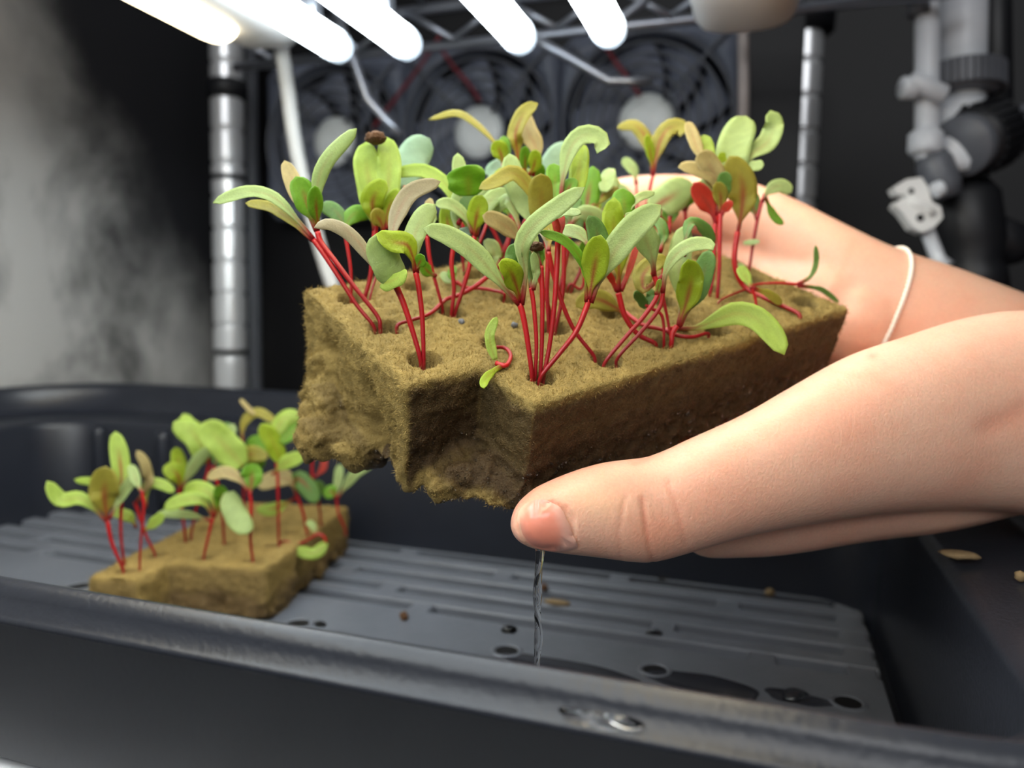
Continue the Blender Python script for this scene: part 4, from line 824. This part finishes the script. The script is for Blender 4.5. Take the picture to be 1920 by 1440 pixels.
# fan panel with three fans
FY = 532.0
fp = empty('fan_backboard', 'black panel behind the seedlings carrying three round fans', 'backboard')
fc = [on_y(625, 265, FY), on_y(895, 245, FY), on_y(1210, 225, FY)]
zc = np.mean([c[2] for c in fc]); xs = [c[0] for c in fc]
mesh_obj('panel_board', *box(((xs[0]+xs[2])/2, FY+34, zc-70), (440, 6, 330), bev=1), M['backwall'], fp)
for xx in (xs[0]-205, xs[2]+190): mesh_obj('panel_leg', *box((xx+(10 if xx < xs[0] else -10), FY+40, (zc-235)/2), (16, 8, zc-235)), M['backwall'], fp)
names = ['black case fan at left with grey hub, partly behind the white cable', 'black case fan in the middle with round silver hub', 'black case fan at right beside the chrome pole with round silver hub']
def make_fan(c, label, k):
    o = empty('case_fan', label, 'fan', 'fans on the black panel')
    s = 60.0
    # square frame with round opening
    n = 48; V = []; Fc = []
    for y_ in (0, 25):
        for rr in ('sq', 57.5):
            for q in range(n):
                a = 2*math.pi*(q+.5)/n; ca, sa = math.cos(a), math.sin(a)
                kq = (s-1)/max(abs(ca), abs(sa)) if rr == 'sq' else rr
                kq = min(kq, 79)
                V.append((c[0]+ca*kq, c[1]+y_, c[2]+sa*kq))
    for q in range(n):
        l = (q+1) % n
        Fc += [[q, l, n+l, n+q], [2*n+q, 3*n+q, 3*n+l, 2*n+l], [q, 2*n+q, 2*n+l, l], [n+q, n+l, 3*n+l, 3*n+q]]
    mesh_obj('frame', np.array(V), Fc, M['fan'], o)
    hub = mesh_obj('hub', *lathe(c+np.array([0, 20, 0]), (0, -1, 0), [(20, 0), (20, 14), (19, 16.5), (17, 17)], 36), M['fan'], o)
    mesh_obj('sticker', *lathe(c+np.array([0, 2.9, 0]), (0, -1, 0), [(18.8, 0), (18.8, .3), (9, .35), (8.6, .2), (8, .4), (5, .42)], 36), M['hub'], hub)
    for q in range(9):
        a0 = 2*math.pi*q/9+k; V = []
        for i in range(7):
            t = i/6; r_ = 19+37*t; a = a0+.5*t; tw = .9-.35*t; hw = .34
            for side in (-1, 1):
                for th in (0, 1):
                    an = a+side*hw*(1-.05*t); V.append((c[0]+r_*math.cos(an), c[1]+13+side*8*tw+th*1.4, c[2]+r_*math.sin(an)))
        Fc = []
        for i in range(6):
            b0 = i*4; b1 = b0+4
            for u, w_ in ((0, 2), (2, 3), (3, 1), (1, 0)): Fc.append([b0+u, b0+w_, b1+w_, b1+u])
        Fc += [[0, 1, 3, 2], [24, 26, 27, 25]]
        mesh_obj('blade', np.array(V), Fc, M['blade'], o)
    # wire finger guard
    for r_ in (22, 29, 36, 43, 50, 57):
        a = np.linspace(0, 2*math.pi, 48, endpoint=False)
        P = np.stack([c[0]+r_*np.cos(a), np.full(48, c[1]-4.0), c[2]+r_*np.sin(a)], 1)
        mesh_obj('guard_ring', *tube(P, 1.0, 6, closed=True), M['wire' if r_ > 99 else 'dgrey'], o)
    for a in (math.pi/4, 3*math.pi/4, 5*math.pi/4, 7*math.pi/4):
        d = np.array([math.cos(a), 0, math.sin(a)])
        mesh_obj('guard_spoke', *tube(np.array([c+d*17+np.array([0, -3.2, 0]), c+d*74+np.array([0, -3.2, 0]), c+d*75+np.array([0, 1, 0])]), 1.3, 6), M['dgrey'], o)
    return o
for k, (c, nm) in enumerate(zip(fc, names)): make_fan(np.array([c[0], FY, zc]), nm, k*.7)

# fluorescent tubes running front to back above
TE = 352.0
def lamp_tube(x, y, label, yend=TE):
    e_ = on_y(x, y, yend); o = empty('lamp_tube', label, 'lamp', 'bare tube lamps over the tray')
    mesh_obj('glass_tube', *lathe((e_[0], yend-9, e_[2]), (0, -1, 0), [(6.9, 0), (7.3, 3), (7.3, 600), (6.9, 603)], 24), M['tube'], o)
    mesh_obj('end_cap', *lathe((e_[0], yend-9.2, e_[2]), (0, 1, 0), [(7.6, -5), (7.8, 0), (7.4, 5), (5.8, 8), (2.6, 9.4)], 24), M['cap'], o)
    mesh_obj('carrier', *box((e_[0], yend-320, e_[2]+15), (14, 560, 9), bev=1.5), M['white'], o)
    mesh_obj('clip', *box((e_[0], yend-30, e_[2]+9), (10, 6, 12), bev=1), M['wire'], o)
    return o
lamp_tube(645, 95, 'bare lamp tube nearest the white lamp bar above the left seedlings')
lamp_tube(772, 90, 'bare lamp tube ending above the husked seedling, second from the white cable')
lamp_tube(982, 78, 'bare lamp tube ending above the middle fan, third from the white cable')
lamp_tube(1147, 66, 'bare lamp tube ending highest, nearest the round-ended white lamp at right')
def lamp_bar(xc, zc_, wd, ht, yend, label, yb=-260, gap=40, rd=12, dx=0):
    o = empty('lamp_bar', label, 'lamp', 'white lamp bars beside the tubes')
    # housing: rounded section with rounded far end
    n = 28; V = []; Fc = []
    sec = [(math.copysign(abs(math.cos(a))**.55, math.cos(a))*wd/2, math.copysign(abs(math.sin(a))**.55, math.sin(a))*ht/2) for a in np.linspace(0, 2*math.pi, n, endpoint=False)]
    sts = [(yb, 1), (yend-14, 1), (yend-7, .95), (yend-2.5, .8), (yend, .5)]
    for y_, s_ in sts:
        for a, b_ in sec: V.append((xc+a*s_, y_, zc_+b_*(s_*.5+.5)))
    for i in range(len(sts)-1):
        for k in range(n):
            l = (k+1) % n; Fc.append([i*n+k, i*n+l, (i+1)*n+l, (i+1)*n+k])
    Fc += [list(range(n))[::-1], [(len(sts)-1)*n+k for k in range(n)]]
    mesh_obj('housing', np.array(V), Fc, M['white'], o)
    V = []; Fc = []; n = 17; ye = yend-gap       # half-round glowing lens under the housing, rounded off at its far end
    sts = [(yb, 1.0), (ye-12, 1.0), (ye-6, .93), (ye-2, .7), (ye, .3)]
    for y_, s_ in sts:
        for k in range(n):
            a = math.pi+math.pi*k/(n-1); V.append((xc+dx+rd*s_*math.cos(a), y_, zc_-ht/2+.8+rd*.75*s_*math.sin(a)))
    for i in range(len(sts)-1):
        for k in range(n-1): Fc.append([i*n+k, i*n+k+1, (i+1)*n+k+1, (i+1)*n+k])
    Fc += [list(range(n))[::-1], [(len(sts)-1)*n+k for k in range(n)]]
    mesh_obj('diffuser', np.array(V), Fc, M['strip'], o)
    return o
eL = on_y(490, 60, 345.0); lamp_bar(eL[0], eL[2]+6, 40, 24, 358, gap=30, rd=10.5, dx=-7, label= 'white lamp bar with warm glow at upper left, white cable hanging from its end')
eR = on_y(1396, 5, 380.0); lamp_bar(eR[0], eR[2]+6, 48, 26, 404, gap=74, rd=17, label= 'white lamp bar with rounded end at upper right over the third fan')
# cables
tag(mesh_obj('hanging_cable', *tube(spline([at(528, 92, 420), at(540, 170, 424), at(552, 260, 430), at(575, 370, 436), at(605, 480, 440), at(640, 580, 444), at(690, 700, 450), at(730, 760, 455)], 60), 4.0, 14), M['cable']), 'thick white cable hanging behind the leftmost seedlings', 'cable')
tag(mesh_obj('hanging_cable', *tube(spline([at(1393, 40, 470), at(1394, 180, 474), at(1392, 330, 478), at(1400, 480, 484), at(1420, 700, 490)], 40), 3.4, 12), M['greycable']), 'greyish cable hanging straight down between the third fan and the chrome pole', 'cable')
for k, (pp, lb) in enumerate([([(700, 240), (745, 180), (790, 120), (830, 60)], 'dark red wire running across between the first two fans'), ([(826, 90), (850, 125), (880, 160), (900, 190)], 'red wire slanting down to the middle fan hub'), ([(1120, 60), (1150, 110), (1180, 150), (1200, 180)], 'faint red wire slanting down to the right fan hub')]):
    tag(mesh_obj('fan_wire', *tube(spline([on_y(x, y, FY-9) for x, y in pp], 20), 1.4, 8), M['redwire']), lb, 'wire')
# wire shelf edge: two rails and a zigzag brace
sh = empty('wire_shelf', 'chrome wire shelf edge with zigzag brace above the fans', 'shelf')
SY = 470.0
a = on_y(600, 86, SY); b_ = on_y(1490, 46, SY); zl = (a[2]+b_[2])/2; xl, xr = a[0]-70, b_[0]+90
mesh_obj('rail', *tube(np.array([(xl, SY, zl), (xr, SY, zl)]), 3.0, 10), M['wire'], sh)
zt = zl+24
mesh_obj('rail', *tube(np.array([(xl, SY, zt), (xr, SY, zt)]), 3.0, 10), M['wire'], sh)
x = xl; k = 0; zz_ = []
while x < xr: zz_.append((x, SY-4, zl+2 if k % 2 else zt-2)); x += 34; k += 1
for p, q_ in zip(zz_[:-1], zz_[1:]): mesh_obj('brace', *tube(np.array([p, q_]), 1.9, 8), M['wire'], sh)
for k in range(14):
    xx = xl+20+k*32; mesh_obj('cross_wire', *tube(np.array([(xx, SY-2, zt+4), (xx, -200, zt+4)]), 1.6, 6), M['wire'], sh)
# bent wire hooks hanging from the tube carriers
for pp, d, lb in (([(628, 18), (662, 110), (690, 186), (722, 222), (752, 255)], 440, 'bent chrome wire hook hanging between the first two lamp tubes'), ([(985, 62), (1060, 105), (1140, 152), (1180, 153), (1222, 152)], 430, 'bent chrome wire hook pointing right below the highest lamp tube'), ([(1235, -20), (1200, 8), (1165, 35), (1150, 52)], 420, 'short chrome wire beside the highest lamp tube')):
    tag(mesh_obj('wire_hook', *tube(np.array([at(x, y, d) for x, y in pp]), 2.6, 10), M['wire']), lb, 'hook')

# pipe fittings at the right
PD = 430.0; pm = empty('pipe_manifold', 'black and grey plastic pipe fittings with a valve lever at right edge', 'pipe fittings')
q_ = PD/F
def cyl(name, x0, y0, x1, y1, rpx, m, d0=PD, d1=None, prof=None, n=28, parent=pm, ribs=0):
    A = at(x0, y0, d0); B = at(x1, y1, d1 or d0); L = np.linalg.norm(B-A); ax = (B-A)/L; r_ = rpx*q_
    pr = prof or [(r_*.94, 0), (r_, r_*.08), (r_, L-r_*.08), (r_*.94, L)]
    if prof: pr = [(p*r_, h*L) for p, h in prof]
    o = mesh_obj(name, *lathe(A, ax, pr, n), m, parent)
    if ribs:
        s = unit(np.cross(ax, FW)); b__ = np.cross(ax, s); bx_ = None
        for k in range(ribs):
            an = 2*math.pi*k/ribs; dr = s*math.cos(an)+b__*math.sin(an); tg = np.cross(ax, dr)
            v, f = box(A+ax*L*.5+dr*r_*1.02, (L*.8, r_*.1, r_*.12), np.array([ax, dr, tg]))
            mesh_obj('grip_rib', v, f, m, o, smooth=False)
    return o
cyl('slim_pipe', 1738, -120, 1738, 300, 21, M['grey'], d0=PD-6)
cyl('slim_pipe_cap', 1722, 2, 1722, 30, 20, M['dgrey'], d0=PD-8)
cyl('main_pipe', 1806, -140, 1800, 205, 44, M['grey'], d0=PD+6)
cyl('black_pipe', 1862, -140, 1866, 200, 30, M['black'], d0=PD+10)
cyl('clamp_band', 1800, 128, 1800, 182, 72, M['dgrey'], d0=PD+4, prof=[(.9, 0), (1, .1), (1, .75), (.86, 1)], ribs=40)
cyl('clamp_screw', 1690, 165, 1716, 165, 20, M['grey'], d0=PD-14)
cyl('clamp_arm', 1706, 150, 1770, 178, 17, M['grey'], d0=PD-16)
cyl('tee_body', 1800, 190, 1795, 330, 50, M['grey'], d0=PD+2, prof=[(.8, 0), (1, .12), (1, .4), (1.1, .5), (1.1, .9), (.9, 1)])
cyl('slim_collar', 1736, 246, 1734, 290, 30, M['grey'], d0=PD-8, prof=[(.8, 0), (1, .15), (1, .8), (.85, 1)])
cyl('elbow', 1745, 288, 1775, 372, 32, M['dgrey'], d0=PD-6, prof=[(.8, 0), (1, .2), (1.05, .7), (.8, 1)])
cyl('union_nut', 1812, 270, 1862, 250, 64, M['black'], d0=PD-10, d1=PD+4, prof=[(.85, 0), (1, .1), (1, .9), (.85, 1)], ribs=26)
cyl('union_ring', 1800, 276, 1818, 268, 56, M['dgrey'], d0=PD-12, d1=PD-8)
cyl('side_pipe', 1860, 252, 2050, 215, 46, M['dgrey'], d0=PD+4, d1=PD+40)
cyl('valve_body', 1798, 330, 1830, 560, 66, M['black'], d0=PD+14, prof=[(.6, 0), (1, .18), (1.0, .55), (.8, .7), (.9, .8), (.9, 1)])
cyl('valve_stub', 1850, 440, 1920, 470, 44, M['black'], d0=PD+16, prof=[(.9, 0), (1, .2), (1, .7), (.6, 1)])
cyl('valve_screw', 1752, 358, 1766, 352, 14, M['grey'], d0=PD-26)
for bx_, sx in (((1786, 170), (26, 4, 50)),): pass
# lever: flat slotted plate, traced outline extruded
out = [(1676, 352), (1700, 336), (1728, 332), (1740, 350), (1748, 378), (1764, 388), (1768, 408), (1752, 426), (1730, 436), (1712, 428), (1694, 402), (1678, 386), (1684, 376), (1700, 372), (1698, 364), (1682, 364)]
def plate(name, out, d, th, m, parent, holes=()):
    bm = bmesh.new(); P0 = [at(x, y, d) for x, y in out]
    vs = [bm.verts.new(p) for p in P0]; f = bm.faces.new(vs)
    r_ = bmesh.ops.extrude_face_region(bm, geom=[f]); ev = [g for g in r_['geom'] if isinstance(g, bmesh.types.BMVert)]
    for v in ev: v.co += Vector(FW*th)
    bm.normal_update(); bmesh.ops.recalc_face_normals(bm, faces=bm.faces[:]); bm.verts.index_update()
    V = np.array([v.co[:] for v in bm.verts]); Fc = [[v.index for v in f_.verts] for f_ in bm.faces]; bm.free()
    return mesh_obj(name, V, Fc, m, parent, smooth=False)
lv = plate('valve_lever', out, PD-22, 7, M['white'], pm)
for hx, hy, hr in ((1709, 358, 5), (1726, 408, 7)):
    A = at(hx, hy, PD-22.3); mesh_obj('slot', *lathe(A, FW, [(hr*q_, 0), (hr*q_*1.0, .4)], 16), M['hole'], lv)
mesh_obj('lever_rib', *tube(np.array([at(x, y, PD-22) for x, y in ((1706, 376), (1722, 384), (1738, 392), (1750, 402))]), 2.2, 10), M['white'], lv)
cyl('lever_stem', 1735, 425, 1765, 500, 18, M['grey'], d0=PD-14, prof=[(1.1, 0), (.7, .1), (.7, .8), (1.2, 1)])
# mast that carries the fittings down to the floor
A = at(1822, 540, PD+20); mesh_obj('mast', *tube(np.array([A, (A[0], A[1], 0)]), 12, 20), M['black'], pm)

# ---------------------------------------------------------------- water, crumbs
def blob(name, V, label, cat, group=None, m=None):
    return tag(mesh_obj(name, *V, m or M['water']), label, cat, group)
ya = np.linspace(1026, 1330, 70); st = []
for k, y in enumerate(ya): st.append(at(1011-6*(k/69)+.4*math.sin(k*.4), y, 166))
rr = .85*(1-.35*np.linspace(0, 1, 70))*(1+.05*np.sin(np.arange(70)*.7)); rr[0] = 1.3
wt = empty('water_stream', 'thin clear water stream falling from the thumb tip into the tray', 'water')
mesh_obj('stream', *tube(np.array(st), rr, 12), M['water'], wt)
mesh_obj('stream', *tube(np.array(st)+RT*.75*np.cos(np.arange(70)*.16)[:, None]-FW*.75*np.sin(np.arange(70)*.16)[:, None], rr*.6, 10), M['water'], wt)
def dome(c, ax, rx, ry, h, n=28, rot=0., seed=0, lift=.1):
    """flattened water bead lying on a plane: ax = (u, v, normal)"""
    u, v, nn = ax; V = []; Fc = []; ks = 7; rs = random.Random(seed)
    ph = [rs.uniform(0, 6) for _ in range(4)]
    for i in range(ks):
        t = i/(ks-1); r_ = math.cos(t*math.pi/2*.96)
        for k in range(n):
            a = 2*math.pi*k/n; w_ = 1+.16*math.sin(2*a+ph[0])+.1*math.sin(3*a+ph[1])+.05*math.sin(5*a+ph[2])
            V.append(c+u*rx*r_*w_*math.cos(a)+v*ry*r_*w_*math.sin(a)+nn*(h*math.sin(t*math.pi/2)-lift))
    for i in range(ks-1):
        for k in range(n):
            l = (k+1) % n; Fc.append([i*n+k, i*n+l, (i+1)*n+l, (i+1)*n+k])
    Fc += [list(range(n))[::-1], [(ks-1)*n+k for k in range(n)]]
    return np.array(V), Fc
EX, EY, EZ = np.eye(3)
def rim_pt(x, y, dz): return on_z(x, y, dz)
p = on_y(1152, 1297, Y0-39.5*.58); blob('water_drop', dome(p, (EX, EY, EZ), 4.0, 1.6, .75, seed=3), 'small clear water puddle on top of the tray lip', 'water', None)
p = on_y(1126, 1350, Y0-45.5*.58); blob('water_drop', dome(p, (EX, unit((0, -.25, 1)), unit((0, -1, -.2))), 5.2, 1.7, 1.2, seed=8, lift=.15), 'large clear water drop hanging on the outer face of the tray lip', 'water', None)
drops = [(955, 1183, 2.6, 'water drop beside the falling stream on the first floor rib'), (1228, 1188, 2.2, 'water drop on a floor rib below the thumb knuckle'), (1490, 1308, 3.6, 'water drop in the wet patch left of the rightmost drain hole'), (1243, 1085, 2.0, 'water drop on a back rib right of the tan chip'), (1640, 1128, 2.2, 'water drop at the right back corner of the tray floor'), (600, 1172, 2.0, 'water drop just right of the lower foam block')]
for k, (x, y, r_, lb) in enumerate(drops):
    p = on_z(x, y, -114.9); blob('water_drop', dome(p, (EX, EY, EZ), r_*1.2, r_*.9, r_*.8, seed=20+k), lb, 'water')
M['wet'] = mat('wet_film', (46, 48, 55), .1, var=.1)
for k, (x, y, rx, ry, lb) in enumerate([(1320, 1285, 17, 9, 'dark wet patch on the tray floor in front of the ribs'), (1495, 1308, 9, 5, 'small dark wet patch around the drop by the right drain hole'), (1060, 1255, 26, 7, 'long dark wet patch beneath the falling stream')]):
    blob('wet_patch', dome(on_z(x, y, -114.9), (EX, EY, EZ), rx, ry, .35, n=40, seed=40+k), lb, 'water', None, M['wet'])
def crumb(x, y, dz, s, lb, m, seed):
    bm = bmesh.new(); bmesh.ops.create_icosphere(bm, subdivisions=2, radius=1.0)
    V = np.array([v.co[:] for v in bm.verts]); bm.verts.index_update(); Fc = [[v.index for v in f.verts] for f in bm.faces]; bm.free()
    V = V*(1+.3*nz(V, 1.4, seed))[:, None]*np.array(s); p = on_z(x, y, dz); tag(mesh_obj('crumb', p+V+EZ*s[2]*.6, Fc, m), lb, 'crumb')
crumb(1045, 1133, -115, (5.5, 2.2, 1.3), 'long tan foam chip lying on the ribs right of the stream', M['crumb'], 1)
crumb(757, 1160, -114.5, (1.8, 1.6, 1.7), 'brown seed crumb on the tray floor between the lower block and the stream', M['seed'], 2)
crumb(1443, 1116, -115, (2.2, 1.8, 1.8), 'ochre seed crumb on the back rib under the wrist', M['crumb'], 3)
crumb(1020, 1106, -115, (1.6, 1.5, 1.7), 'dark crumb just above the tan foam chip', M['seed'], 4)
crumb(1800, 1045, -61, (5, 3, 1.2), 'pale wet crumb on the right ledge of the tray', M['crumb'], 5)
crumb(1912, 1086, -61, (1.3, 1.3, 1.3), 'tiny bead-like crumb at the right picture edge on the tray ledge', M['crumb'], 6)
# crumbs lying on the held foam
for k, (x, y, lb) in enumerate([(866, 604, 'grey grit speck on the held foam left of the empty hole'), (965, 610, 'grey grit speck on the held foam by the front centre stems')]):
    bm = bmesh.new(); bmesh.ops.create_icosphere(bm, subdivisions=2, radius=.9); V = np.array([v.co[:] for v in bm.verts]); bm.verts.index_update(); Fc = [[v.index for v in f.verts] for f in bm.faces]; bm.free()
    tag(mesh_obj('grit', on_block(x, y, .2)+V*(1+.3*nz(V, 1.5, k))[:, None], Fc, M['dgrey']), lb, 'crumb')
